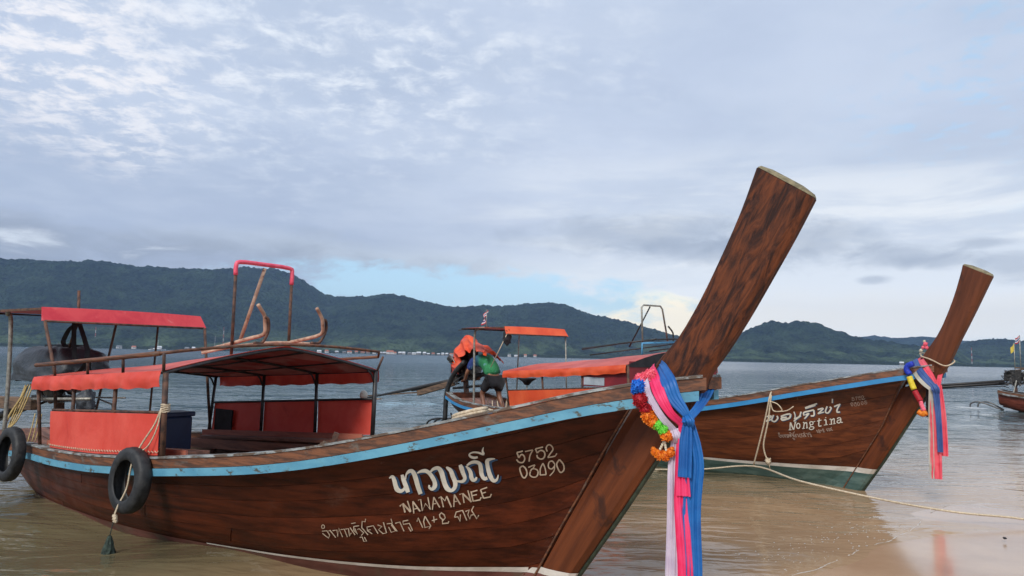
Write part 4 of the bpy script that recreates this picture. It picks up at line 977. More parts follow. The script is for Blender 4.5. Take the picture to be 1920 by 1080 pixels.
# stern canopy
def stern_canopy(B, root, t0, t1, hy, z, cloth, posts, drop=.155, lean=.10):
    sl = MB().grid(lambda u, v: Vector((t0+(t1-t0)*u, (2*v-1)*hy, z+.012*(1-(2*v-1)**2)-.006)), 10, 10).build('stern_canopy_cloth', cloth, root, True); solidify(sl, .006)
    fl = MB().grid(lambda u, v: Vector((t1+.004+lean*v, (2*u-1)*(hy+.03*v), z+.012*(1-(2*u-1)**2)*(1-v)-drop*v+.006*math.sin(u*19)*v)), 24, 4).build('front_flap', cloth, root, True); solidify(fl, .005)
    fm = MB().tube([Vector((t1, -hy, z-.02)), Vector((t0, -hy, z-.02)), Vector((t0, hy, z-.02)), Vector((t1, hy, z-.02))], .017, 6, closed=True)
    fm.tube([Vector((t1+lean, -hy, z-drop)), Vector((t1+lean, hy, z-drop))], .014, 6)
    f = fm.build('stern_canopy_frame', M['rust'], root, True)
    for p in posts:
        MB().tube(p[0], p[1], 8, smooth=p[3] if len(p) > 3 else 0).build('post', p[2], f, True)
    return f
V3 = Vector
stern_canopy(B1, boat1, -5.1, -3.1, .95, 2.085, M['pinkred'],
    [([V3((-4.42, -.74, .52)), V3((-4.36, -.76, 1.2)), V3((-4.32, -.80, 1.95)), V3((-4.27, -.86, 2.03)), V3((-4.05, -.93, 2.06))], .024, M['steel'], 4),
     ([V3((-2.98, -.95, 1.93)), V3((-2.85, -.86, 1.35)), V3((-2.75, -.84, .62))], .018, M['rust']), ([V3((-2.98, .95, 1.93)), V3((-2.72, .95, .64))], .018, M['rust']),
     ([V3((-3.95, .85, 2.06)), V3((-3.95, .80, .55))], .014, M['rust']), ([V3((-5.0, .8, 2.06)), V3((-5.0, .55, .5))], .018, M['rust'])])

# benches and clutter of boat one
for sd, ya in ((1, .62), (-1, .62)):
    b = MB().grid(lambda u, v: Vector((-2.6+2.6*u, sd*(.74+.20*v), .60+.15*u)), 10, 1).build('bench_seat', M['deckwood'], boat1); solidify(b, .03)
    MB().bar((-2.8, sd*.90, .60), (.05, sd*.98, .755), .02, .10).build('bench_back', M['benchred'], boat1)
    MB().bar((-2.8, sd*.72, .50), (.05, sd*.735, .64), .02, .11).build('bench_front', M['deckwood'], boat1)
for t in (.9, 1.8): MB().box((t, 0, B1.sheer(t)-.22), (.22, 2*B1.Y(t, B1.sheer(t)-.22)-.12, .035)).build('thwart', M['deckwood'], boat1)

# canopy of boat two
T2 = [-3.35, -2.2, -1.1, 0.0]
hw2 = lin((-3.5, 1.07), (0, 1.12)); ez2 = lin((-3.5, 1.36), (-1.7, 1.45), (0, 1.56)); ap2 = lin((-3.5, 1.52), (-1.5, 1.66), (0, 1.80))
canopy(B2, boat2, T2, hw2, ez2, ap2, M['roofred'], M['orange'], M['rust'], .13,
    (-3.33, 0.0, lin((-3.4, .975), (0, 1.19)), 1), (-3.3, 0.0, lin((-3.4, 1.0), (0, 1.2)), 3), lambda t: B2.sheer(t)+.02)
# dark red front screen with clear window on the near side
redd = material('dark_red_vinyl_screen', (.17, .012, .018), (.26, .022, .028), (1, 1, 1), 2, .5, bump=.3, transl=.1)
def scr(u, v): t = -1.15+1.15*u; return Vector((t, -(hw2(t)-.01-.06*(1-v)), 1.19+(ez2(t)-.14-1.19)*v+.0))
sc_ = MB().grid(lambda u, v: Vector((-1.12+1.12*u, -(1.075), 1.18+.22*v+.09*u*v)), 10, 4).build('side_screen', redd, boat2); solidify(sc_, .004)
MB().grid(lambda u, v: Vector((-1.05+.50*u, -1.084, 1.20+.13*v)), 4, 2).build('clear_window', M['vinyl'], sc_)
fs = MB().grid(lambda u, v: Vector((.02, (2*u-1)*1.09, .98+(ez2(0)-.98+.05)*v)), 6, 3).build('front_screen', redd, boat2); solidify(fs, .004)
MB().grid(lambda u, v: Vector((.03, (2*u-1)*1.10, 1.52+(.05+.22*(1-abs(2*u-1)**1.6))*v)), 12, 2).build('front_gable', M['darkcloth'], boat2)
# roof rack of boat two
rk = MB().tube([V3((-1.3, -.9, 1.80)), V3((-.1, -.75, 1.94)), V3((.05, .1, 2.0)), V3((-.1, .8, 1.94)), V3((-1.3, .8, 1.80))], .014, 6, smooth=3)
rk.tube([V3((-1.6, -.62, 1.82)), V3((.1, -.55, 1.98))], .014, 6).tube([V3((-1.0, -1.0, 1.70)), V3((.15, .6, 2.0))], .012, 6)
rack2 = rk.build('roof_rack', M['black'], boat2, True)
MB().tube([V3((.02, -.8, 1.72)), V3((.02, -.8, 1.9)), V3((.02, .15, 1.95)), V3((.02, .5, 1.92)), V3((.02, .5, 1.74))], .018, 6).build('rack_bar', M['bluepipe'], rack2, True)
hf2 = empty('handle_frame'); hf2.parent = boat2
q = [B2.at(1205, 645, -.1), B2.at(1203, 576, -.1), B2.at(1207, 572, -.1), B2.at(1238, 574, -.1), B2.at(1242, 580, -.1), B2.at(1252, 640, -.1)]
MB().tube(q, .015, 6).build('frame_bar', M['steel'], hf2, True)
MB().tube([B2.at(1219, 575, -.1), B2.at(1180, 650, -.5)], .012, 6).build('brace', M['black'], hf2, True)
MB().tube([B2.at(1262, 645, 0), B2.at(1262, 625, 0), B2.at(1253, 612, 0)], .014, 6, smooth=3).build('rack_horn', M['black'], rack2, True)
stern_canopy(B2, boat2, -5.3, -3.75, .80, 2.25, M['orange'],
    [([B2.ab(888, 775, -.62), B2.ab(889, 700, -.64), B2.ab(890, 628, -.66), B2.ab(896, 617, -.70), V3((-4.5, -.78, 2.24))], .024, M['steel'], 4),
     ([V3((-3.65, -.80, 2.10)), V3((-4.05, -.9, 1.42))], .009, M['rope']), ([V3((-3.7, .80, 2.12)), V3((-3.7, .86, .62))], .014, M['steel']),
     ([V3((-5.2, .7, 2.22)), V3((-5.2, .65, .62))], .016, M['steel'])])
MB().tube([V3((-5.9, -.5, 2.22)), V3((-4.6, -.6, 2.27))], .012, 6).build('canopy_pole', M['black'], boat2, True)
MB().blob((-3.72, -.74, 2.04), (.06, .09, .16), .25, seed=4).build('hanging_pouch', M['darkcloth'], boat2, True)
for t in (1.2, 2.0): MB().box((t, 0, B2.sheer(t)-.22), (.22, 2*B2.Y(t, B2.sheer(t)-.22)-.12, .035)).build('thwart', M['deckwood'], boat2)
# ------------------------------------------------------------------ things on, by and around the boats
GT = 'car tyres hung as fenders along the hull'
def world_of(B, p): return B.wor(p.x, p.y, p.z)
def thing(name, B, label, cat, group=None):
    return tag(empty(name, B.o, B.rz), label, cat, group)

def tyre(B, c, Ro, rm, tilt, label):
    root = tag(empty('tyre', B.wor(*c), B.rz), label, 'tyre', GT)
    V = []; F = []; n = 48
    prof = [(-.62, -.95), (-.2, -1.06), (.45, -1.0), (.85, -.80), (1.0, -.45), (1.03, 0), (1.0, .45), (.85, .80), (.45, 1.0), (-.2, 1.06), (-.62, .95), (-.70, .8), (-.3, .82), (.5, .6), (.7, 0), (.5, -.6), (-.3, -.82), (-.70, -.8)]
    m = len(prof); Rm = Ro-rm
    mt = Matrix.Rotation(tilt, 3, 'X')
    for i in range(n):
        a = 2*math.pi*i/n
        sq = 1+.02*math.sin(2*a+.6)
        for (r_, y) in prof:
            rad = (Rm+r_*rm)*sq; g_ = -.006 if (r_ > .95 and i % 2) else 0
            V.append(mt @ Vector(((rad+g_)*math.cos(a), y*rm*.92, (rad+g_)*math.sin(a)*1.02)))
    for i in range(n):
        for k in range(m): F.append((i*m+k, i*m+(k+1) % m, ((i+1) % n)*m+(k+1) % m, ((i+1) % n)*m+k))
    mesh('tyre_body', V, F, M['rubber'], root, True); return root
tyre(B1, (-.24, -1.30, .565), .268, .062, R(-4), 'black tyre hanging below the front end of the near red side panel')
tyre(B1, (-3.08, -1.15, .50), .285, .062, R(-4), 'black tyre at the left edge of the photo, hanging by the stern')

def rope(name, B, pts, r, label, mat='rope', sm=6, group=None, extra=None):
    o = MB().tube(pts, r, 6, smooth=sm)
    if extra: extra(o)
    o = o.build(name, M[mat], None, True); o.location = B.o; o.rotation_euler = (0, 0, B.rz)
    return tag(o, label, 'rope', group)
def knotted(o):
    for k in range(5):
        z = 1.135+.014*k; o.tube([Vector((.0+.032*math.cos(a), -1.165+.034*math.sin(a), z+.004*math.sin(a*2+k))) for a in np.linspace(0, 2*math.pi, 13)[:-1]], .0065, 5, closed=True)
rope('rope', B1, [V3((.0, -1.20, 1.16)), V3((-.06, -1.22, 1.02)), V3((-.18, -1.25, .86)), V3((-.24, -1.29, .70)), V3((-.26, -1.31, .50)), V3((-.26, -1.37, .37)), V3((-.25, -1.40, .30)), V3((-.25, -1.405, .285)),], .0075,
     'pale rope tied round the near canopy post and run through the tyre', extra=lambda o: (knotted(o), o.tube([V3((.0, -1.20, 1.15)), V3((-.02, -1.215, 1.0)), V3((-.10, -1.24, .85)), V3((-.22, -1.27, .78))], .006, 6, smooth=5),
       [o.blob((-.245+.008*i, -1.40, .288-.018*i), (.020, .018, .016), .3, seed=i) for i in range(3)]))
bag = tag(empty('net_bag', B1.o, B1.rz), 'wet dark green net bag hanging on a cord into the water below the tyre', 'net bag')
def bagf(u, v):
    a = 2*math.pi*u; z = .150-.20*v; r_ = .012+.050*v**.8*(1+.16*math.sin(a*7+v*6)+.14*mnoise.noise(Vector((math.cos(a)*2, math.sin(a)*2, v*5)))); return Vector((-.205+r_*math.cos(a), -1.45+r_*math.sin(a), z))
MB().grid(bagf, 40, 16).build('net', M['net'], bag, True)
MB().tube([V3((-.24, -1.40, .28)), V3((-.215, -1.43, .22)), V3((-.205, -1.45, .145))], .004, 5).build('cord', M['net'], bag, True)

# cooler, bundles, hand pump
_c = B1.ab(318, 800, -.05)
c = tag(empty('cooler_box', B1.wor(_c.x, -.05, .30), B1.rz), 'dark blue lidded box inside the boat, right behind the near canopy post', 'cooler box')
bevel(MB().box((0, 0, .31), (.30, .36, .62)).build('body', M['coolblue'], c), .02, 2)
bevel(MB().box((0, 0, .645), (.34, .40, .05)).build('lid', M['coolblue'], c), .012, 2)
hp = tag(empty('hand_pump', B1.wor(.45, .10, .45), B1.rz), 'dark rusty winch post standing inside the boat beside the blue box', 'winch')
MB().bar((0, 0, 0), (.10, .1, .46), .05, .05).build('post', M['rust'], hp); MB().blob((.05, .0, .30), (.07, .06, .08), .2, seed=2).build('drum', M['oldwood'], hp, True)
bd = tag(empty('cloth_bundle', B1.wor(.62, -.25, .52), B1.rz), 'small crumpled bundle of blue and pink cloth below the bench', 'bundle')
MB().blob((0, 0, .1), (.12, .10, .10), .4, fr=4, seed=5).build('cloth', M['navy_sash'], bd, True); MB().blob((.10, -.04, .11), (.06, .06, .07), .4, fr=4, seed=8).build('cloth', M['coral_sash'], bd, True)
bb = tag(empty('board', B1.o, B1.rz), 'black board leaning on the far red side panel at its rear end', 'board')
solidify(MB().grid(lambda u, v: Vector((-2.72+.36*u, 1.00+.01*v, .62+.29*v)), 2, 2).build('board_sheet', M['darkcloth'], bb), .02)

# ---- engines
def clutter(mb, c, n, rad, sd):
    r_ = random.Random(sd)
    for i in range(n):
        p = Vector((c[0]+r_.uniform(-1, 1)*rad[0], c[1]+r_.uniform(-1, 1)*rad[1], c[2]+r_.uniform(-1, 1)*rad[2]))
        k = r_.random()
        if k < .4: mb.box(p, (r_.uniform(.04, .16), r_.uniform(.04, .14), r_.uniform(.04, .16)), Euler((r_.random(), r_.random(), r_.random())).to_matrix())
        elif k < .7: mb.lathe([(.0, -.05), (.05, -.05), (.05, .05), (.0, .05)], p, 10, Euler((r_.random()*3, r_.random()*3, 0)).to_matrix())
        else: mb.tube([p, p+Vector((r_.uniform(-.2, .2), r_.uniform(-.1, .1), r_.uniform(-.2, .2))), p+Vector((r_.uniform(-.3, .3), r_.uniform(-.2, .2), r_.uniform(-.2, .2)))], .012, 5, smooth=3)
def engine(B, label, c, boom, cover=None, s=1.0, sd=1):
    e = thing('outboard_engine', B, label, 'boat engine', 'longtail engines on the sterns')
    cx, cy, cz = c
    mb = MB().box((cx, cy, cz), (.62*s, .40*s, .42*s)).box((cx+.05*s, cy, cz+.30*s), (.50*s, .30*s, .20*s)).box((cx-.38*s, cy, cz-.02), (.18*s, .30*s, .34*s))
    clutter(mb, (cx, cy, cz), 26, (.42*s, .24*s, .34*s), sd); mb.build('engine_block', M['engine'], e)
    g_ = MB(); clutter(g_, (cx, cy-.12, cz-.05), 14, (.40*s, .2*s, .30*s), sd+9); tag(g_.build('fittings', M['engine_g'], e), kind='stuff')
    m9 = Matrix.Rotation(math.pi/2, 3, 'Y')
    MB().lathe([(0, -.03), (.17*s, -.03), (.15*s, 0), (.17*s, .03), (0, .03)], (cx+.42*s, cy, cz-.05), 20, m9).build('flywheel', M['engine_g'], e)
    a, b = boom
    MB().bar(Vector((cx+.4, cy, cz-.30*s)), Vector((cx-.5, cy, cz-.32*s)), .30*s, .07).build('engine_bed', M['engine'], e)
    MB().tube([Vector(a), Vector(a).lerp(Vector(b), .35), Vector(b)], [.055, .050, .022], 8).build('propeller_shaft', M['engine'], e, True)
    MB().tube([Vector(a)+Vector((0, 0, -.10)), Vector(a).lerp(Vector(b), .45)+Vector((0, 0, -.05))], .018, 6).build('brace', M['black'], e, True)
    MB().bar((cx, cy, cz-.32*s), (cx+.05, cy, B.deck(cx)+.05), .09, .09).build('pivot_post', M['rust'], e)
    return e
# boat one: under a dark tarpaulin
e1 = engine(B1, 'engine under a dark grey tarp on the stern below the pink canopy', (-4.75, 0, 1.28), ((-5.1, 0, 1.02), (-9.5, -.1, -.15)), s=1.0, sd=3)
def tarpf(c, r_, hang, seed):
    def f(u, v):
        a = 2*math.pi*u; 
        if v < .6: ph = (v/.6)*math.pi/2; x, y, z = math.cos(a)*math.sin(ph), math.sin(a)*math.sin(ph), math.cos(ph)
        else: q = (v-.6)/.4; x, y, z = math.cos(a)*(1-.06*q), math.sin(a)*(1-.06*q), -q*hang
        x = math.copysign(abs(x)**.75, x); y = math.copysign(abs(y)**.75, y)
        n_ = 1+.13*mnoise.noise(Vector((x*2.2+seed, y*2.2, z*2)))+.07*abs(mnoise.noise(Vector((x*4+seed, y*4, v*5))))+.05*mnoise.noise(Vector((a*4, v*3, seed)))+(.05*math.sin(a*9+seed) if v > .55 else 0)
        return Vector((c[0]+x*r_[0]*n_, c[1]+y*r_[1]*n_, c[2]+z*r_[2]*n_-.10*(x < 0)*(-x)**2*r_[2]))
    return f
MB().grid(tarpf((-4.82, 0, 1.34), (.90, .40, .33), .40, 2.0), 60, 22).build('tarp', M['tarp_dark'], e1, True)
MB().tube([V3((-4.42, -.1, 1.5)), B1.ab(147, 600, -.1), B1.ab(148, 545, -.1)], .019, 8).build('tiller_pole', M['rust'], e1, True)
st = MB()
for pts, wd in (([(142, 606), (128, 618), (117, 640), (121, 650)], .05), ([(147, 606), (158, 640), (163, 665), (155, 688), (142, 700)], .045), ([(138, 604), (137, 640), (139, 672)], .04)):
    P_ = catmull([B1.ab(p[0], p[1], -.28) for p in pts], 5); V = []
    for p in P_: V += [p+Vector((-wd/2, .03, 0)), p+Vector((0, -.02, 0)), p+Vector((wd/2, .03, 0))]
    st.add(V, [(i*3+j, (i+1)*3+j, (i+1)*3+j+1, i*3+j+1) for i in range(len(P_)-1) for j in range(2)])
solidify(st.build('black_straps', M['darkcloth'], e1), .01)
MB().tube([B1.ab(60, 748, -.3), B1.ab(170, 748, -.3)], .018, 8).tube([B1.ab(165, 745, .35), B1.ab(235, 746, .35)], .012, 6).tube([B1.ab(185, 748, .35), B1.ab(210, 758, .35), B1.ab(212, 772, .35)], .012, 6).build('handle_bars', M['steel'], e1, True)
MB().blob(B1.ab(160, 755, -.1), (.13, .1, .16), .3, seed=6).build('drooping_cover', M['tarp_dark'], e1, True)
pl = MB().bar(B1.ab(-40, 752, -.15), B1.ab(64, 757, -.15), .10, .17).build('shaft_housing', M['oldwood'], e1); bevel(pl, .01)

# boat two: orange cover thrown over, engine bare below
e2 = engine(B2, 'bare greasy engine with bright orange cover on the stern of the second boat', (-6.32, 0, 1.40), ((-6.6, 0, 1.08), (-11.6, 0, .35)), s=.95, sd=12)
_o = catmull([B2.ab(x, y, -.10) for x, y in ((848, 700), (850, 680), (855, 658), (864, 643), (875, 631), (886, 641), (900, 647), (910, 654), (915, 661))], 6)
_i = catmull([B2.ab(x, y, -.42) for x, y in ((859, 702), (861, 686), (864, 672), (870, 662), (880, 657), (889, 657), (899, 659), (907, 662), (911, 668))], 6)
def oc(u, v):
    q = u*(len(_o)-1.001); k = int(q); po = _o[k].lerp(_o[k+1], q-k); pi_ = _i[k].lerp(_i[k+1], q-k)
    if v < .5: p = pi_.lerp(po, math.sin(v*math.pi)); p.y = -.42+.34*v*2
    else: p = po+Vector((0, .42*(v-.5)*2, -.24*(v*2-1)**2))
    w_ = Vector((mnoise.noise(Vector((u*9, v*5, 1))), mnoise.noise(Vector((u*9, v*5, 9))), mnoise.noise(Vector((u*11, v*6, 4)))))
    return p+w_*.07+Vector((0, .03*math.sin(u*40), .012*math.sin(u*33+v*4)))
solidify(MB().grid(oc, 70, 18).build('orange_cover', M['tarp_orange'], e2, True), .008)
MB().tube([B2.ab(871, 678, -.45), B2.ab(852, 700, -.5), B2.ab(838, 735, -.5), B2.ab(834, 790, -.5)], .055, 8, smooth=5).build('exhaust_hose', M['rubber'], e2, True)
MB().bar(B2.ab(690, 742, 0), B2.ab(795, 735, 0), .035, .035).bar(B2.ab(785, 737, -.05), B2.ab(850, 718, -.05), .10, .13).build('shaft_housing', M['oldwood'], e2)
MB().tube([B2.ab(850, 712, 0), B2.ab(935, 697, 0)], .05, 8).tube([B2.ab(850, 728, 0), B2.ab(915, 722, 0)], .03, 8).build('tiller_bar', M['engine'], e2, True)
hg = empty('rudder_guard', B2.o, B2.rz); tag(hg, 'bent dark guard hoops over the water behind the stern of the second boat', 'guard rail')
for k in range(3): MB().tube([B2.ab(796+14*k, 802, -.4+.25*k), B2.ab(806+12*k, 788, -.4+.25*k), B2.ab(832+8*k, 785, -.4+.25*k), B2.ab(852, 800, -.4+.2*k), V3((-6.45, -.3+.2*k, .3))], .022, 6, smooth=5).build('hoop', M['rubber'], hg, True)

# boat three: engine, booms, flags
e3 = engine(B3, 'dark cluttered engine on the stern of the far boat at the right edge', (-4.9, 0, 1.25), ((-5.2, 0, 1.02), (-12.5, .1, .25)), s=.72, sd=21)
MB().tube([V3((-5.2, -.25, 1.12)), V3((-9.5, -.25, .62))], .05, 6).build('second_shaft', M['engine'], e3, True)
x3 = MB(); clutter(x3, (-4.2, 0, 1.25), 26, (1.0, .30, .16), 5); tag(x3.build('fittings', M['black'], e3), kind='stuff')
x4 = MB(); clutter(x4, (-3.6, -.1, 1.45), 14, (.6, .3, .14), 8); tag(x4.build('fittings', M['oldwood'], e3), kind='stuff')
MB().tube([V3((-5.2, 0, 1.45)), V3((-4.4, 0, 1.62))], .03, 6).tube([V3((-4.9, .3, 1.62)), V3((-3.9, .3, 1.58))], .03, 6).build('tiller_bar', M['oldwood'], e3)
for tt in (-4.9, -4.4, -3.6):
    MB().tube([V3((tt, -.55, .66)), V3((tt+.1, -.45, 1.15))], .02, 6).build('stand_leg', M['steel'], e3)
g3 = tag(empty('rudder_guard', B3.o, B3.rz), 'pair of bent grey hoops low over the water at the far boat stern', 'guard rail')
for k in range(2): MB().tube([V3((-6.35+.2*k, -.3+.4*k, .08)), V3((-6.3+.2*k, -.3+.4*k, .22)), V3((-6.0+.2*k, -.3+.4*k, .28)), V3((-5.3, -.2+.3*k, .02))], .028, 6, smooth=5).build('hoop', M['engine_g'], g3, True)

# ---- flags
def cloth_strip(cols, w_, h_, seed=0, amp=.05, hang=0.0):
    pass
def flag(B, base, hpole, stripes, w_, h_, label, seed, droop=.8, r=.008, group='small flags on the sterns'):
    root = tag(empty('flag', B.wor(*base), B.rz), label, 'flag', group)
    MB().tube([V3((0, 0, 0)), V3((0, 0, hpole))], r, 6).build('pole', M['steel'], root, True)
    n = len(stripes)
    for i, mt in enumerate(stripes):
        def f(u, v, i=i):
            q = (i+v)/n; x = u*w_*(1-droop*.55); z = hpole-.02-q*h_-u*droop*w_*.75
            return Vector((-x*.6, -x*.6+.04*math.sin(u*7+q*3+seed), z+.02*math.sin(u*5+seed)))
        MB().grid(f, 12, 2).build('stripe', mt, root, True)
    return root
fred = material('flag_red', (.55, .02, .03), (.6, .03, .05), (1, 1, 1), 6, .7, bump=.1, transl=.3); fwh = material('flag_white', (.7, .7, .7), (.78, .78, .78), (1, 1, 1), 6, .7, bump=.1, transl=.3)
fbl = material('flag_blue', (.03, .04, .22), (.05, .06, .28), (1, 1, 1), 6, .7, bump=.1, transl=.3); fye = material('flag_yellow', (.75, .55, .06), (.85, .66, .12), (1, 1, 1), 6, .7, bump=.1, transl=.3)
pf = B2.ab(912, 612, -.5)
flag(B2, (pf.x, pf.y, 2.25), .40, [fred, fwh, fbl, fwh, fred], .22, .16, 'small drooping red white and blue striped flag above the second boat stern canopy', 1.0, 1.0)
pf = B3.ab(1914, 690, 0)
flag(B3, (pf.x, pf.y, 1.5), 1.35, [fred, fwh, fbl, fwh, fred], .30, .22, 'striped red white and blue flag over the far boat at the right edge', 2.0, .5, .018)
flag(B3, (pf.x-.15, pf.y-.3, 1.5), 1.05, [fye], .30, .24, 'plain yellow flag over the far boat at the right edge', 3.0, .8, .018)

# ---- sashes and garlands on the prows
def sash(B, root, name, mat, pts, wd, fold=.4, seed=0.0, sm=8, tw=None):
    """cloth band: pts are (Vector, width); laid flat to the eye side with lengthwise folds"""
    P_ = catmull([Vector(p) for p, w_ in pts], sm); n = len(P_)
    W_ = np.interp(np.linspace(0, 1, n), np.linspace(0, 1, len(pts)), [w_ for p, w_ in pts])
    V = []; k = 20
    for i, p in enumerate(P_):
        d = (P_[min(i+1, n-1)]-P_[max(i-1, 0)]).normalized(); face = Vector((.28, -.96, 0)); s_ = d.cross(face)
        if s_.length < .1: s_ = Vector((1, 0, 0))
        s_.normalize(); nn_ = s_.cross(d).normalized()
        for j in range(k+1):
            u = j/k-.5
            V.append(p+s_*u*W_[i]+nn_*(fold*W_[i]*(.34*abs(((u*2.6+seed+.5*mnoise.noise(Vector((i*.04, seed, 0)))) % 1)-.5)*2-.17+.16*math.sin(u*27+seed*2+i*.06)+.30*mnoise.noise(Vector((u*5, i*.12, seed)))))+s_*(.10*W_[i]*mnoise.noise(Vector((i*.10, seed*2, 5)))))
    F = [(i*(k+1)+j, (i+1)*(k+1)+j, (i+1)*(k+1)+j+1, i*(k+1)+j+1) for i in range(n-1) for j in range(k)]
    return solidify(mesh(name, V, F, M[mat], root, True), .0025)
G1 = 'cloth ribbons tied round the prows'
def A(px, py, y): return B1.ab(px, py, y)
# where the straps cross the near rail they lie outside it, then gather at a knot below the rail tips
def ribbon(B, label, mat, bits):
    root = tag(empty('ribbon', B.o, B.rz), label, 'ribbon', G1)
    for nm, pts, fold, sd in bits: sash(B, root, nm, mat, pts, 0, fold, sd)
    return root
yk = -.31
ribbon(B1, 'wide blue ribbon knotted under the nearest prow with ends falling below the frame', 'blue_sash', [
    ('strap', [(A(1236, 682, -.02), .06), (A(1241, 692, -.20), .085), (A(1252, 716, -.335), .095), (A(1266, 745, -.345), .085), (A(1285, 775, -.335), .05), (A(1289, 788, yk), .045)], .12, 1),
    ('back_strap', [(A(1338, 712, .20), .07), (A(1325, 738, .0), .07), (A(1308, 764, -.22), .05), (A(1289, 788, yk), .045)], .15, 2),
    ('knot', [(A(1286, 780, yk-.02), .05), (A(1290, 790, yk-.045), .075), (A(1290, 800, yk-.02), .05)], .3, 3),
    ('tail', [(A(1291, 790, yk), .06), (A(1298, 830, yk), .10), (A(1300, 880, yk), .115), (A(1298, 960, yk+.01), .105), (A(1300, 1080, yk+.01), .10), (A(1298, 1190, yk+.01), .10)], .28, 4),
    ('tail', [(A(1289, 792, yk-.02), .05), (A(1286, 830, yk-.03), .075), (A(1284, 895, yk-.03), .08)], .3, 5)])
ribbon(B1, 'hot pink ribbon between the white and blue ones on the nearest prow', 'pink_sash', [
    ('strap', [(A(1222, 688, -.02), .06), (A(1224, 700, -.22), .07), (A(1234, 735, -.37), .075), (A(1256, 772, -.37), .05), (A(1277, 795, yk), .04), (A(1279, 815, yk), .035)], .12, 1.4),
    ('tail', [(A(1279, 800, yk), .04), (A(1276, 840, yk), .05), (A(1276, 930, yk-.01), .075), (A(1282, 1000, yk-.01), .085), (A(1284, 1080, yk-.01), .085), (A(1284, 1190, yk-.01), .085)], .35, 2.6),
    ('tail', [(A(1277, 800, yk-.02), .03), (A(1279, 860, yk-.02), .06), (A(1280, 930, yk-.02), .08)], .35, 3.1)])
ribbon(B1, 'white lilac ribbon, leftmost of the three on the nearest prow', 'white_sash', [
    ('strap', [(A(1210, 700, -.10), .04), (A(1210, 718, -.35), .045), (A(1217, 742, -.37), .045), (A(1240, 780, -.37), .04), (A(1262, 805, yk), .04), (A(1268, 818, yk), .05)], .12, .4),
    ('knot', [(A(1264, 806, yk-.02), .05), (A(1268, 818, yk-.035), .06), (A(1268, 830, yk-.01), .045)], .3, 3),
    ('tail', [(A(1268, 820, yk), .05), (A(1266, 870, yk), .075), (A(1264, 940, yk), .09), (A(1263, 1080, yk), .09), (A(1262, 1190, yk), .095)], .32, 1.2)])
# flower garland of pompoms
def pompom(c, r_, mat, root, n=260, seed=1, sq=(1, 1, 1)):
    rr_ = random.Random(seed); mb = MB()
    for i in range(n):
        z = 1-2*(i+.5)/n; a = i*2.39996; d = Vector((math.sqrt(1-z*z)*math.cos(a), math.sqrt(1-z*z)*math.sin(a), z))
        t_ = d.orthogonal().normalized(); t_ = Matrix.Rotation(rr_.uniform(0, 6.28), 3, d) @ t_; b_ = d.cross(t_)
        q = rr_.uniform(.72, 1.08); w_ = r_*.16
        o_ = lambda v: Vector((v.x*sq[0], v.y*sq[1], v.z*sq[2]))
        p = Vector(c)
        mb.add([p+o_(d*r_*.45), p+o_(d*r_*q*.85+t_*w_), p+o_((d+t_*.12)*r_*q*1.06), p+o_(d*r_*q*.85-t_*w_), p+o_(d*r_*q*.9+b_*w_*.8)], [(0, 1, 2, 3), (0, 4, 2)])
    mb.blob(c, (r_*.78*sq[0], r_*.78*sq[1], r_*.78*sq[2]), .1, n=12, m=8)
    return mb.build('pompom', M[mat], root)
gl = tag(empty('flower_garland', B1.o, B1.rz), 'garland of pink, blue, red, orange and green pompoms on the nearest prow', 'garland', 'garlands on the prows')
for i, (px, py, rp, mt, yy) in enumerate([(1218, 705, 15, 'pom_pink', -.26), (1203, 712, 15, 'pom_pink', -.30), (1196, 725, 15, 'pom_blue', -.40), (1190, 733, 8, 'pom_blue', -.40), (1200, 750, 16, 'pom_red', -.40), (1212, 768, 13, 'pom_red', -.39),
        (1215, 780, 15, 'pom_orange', -.385), (1225, 792, 12, 'pom_orange', -.375), (1233, 797, 11, 'pom_green', -.37), (1243, 806, 11, 'pom_green', -.36), (1249, 817, 12, 'pom_orange', -.35), (1256, 819, 8, 'pom_orange', -.35),
        (1228, 848, 8, 'pom_orange', -.34), (1237, 853, 11, 'pom_orange', -.34), (1248, 854, 11, 'pom_orange', -.34), (1257, 849, 9, 'pom_orange', -.34), (1225, 842, 5, 'pom_orange', -.34), (1260, 842, 5, 'pom_orange', -.34)]):
    pompom(A(px, py, yy), rp*4.45/1400, mt, gl, seed=i, n=150)
for a, b in (((1246, 826), (1238, 842)), ((1246, 826), (1249, 844))):
    mb = MB()
    for k in range(5): q = A(a[0]+(b[0]-a[0])*k/4, a[1]+(b[1]-a[1])*k/4, -.345); mb.blob(q, (.008, .008, .011), .1, n=8, m=6)
    mb.build('bead_string', M['pom_cream'], gl, True)

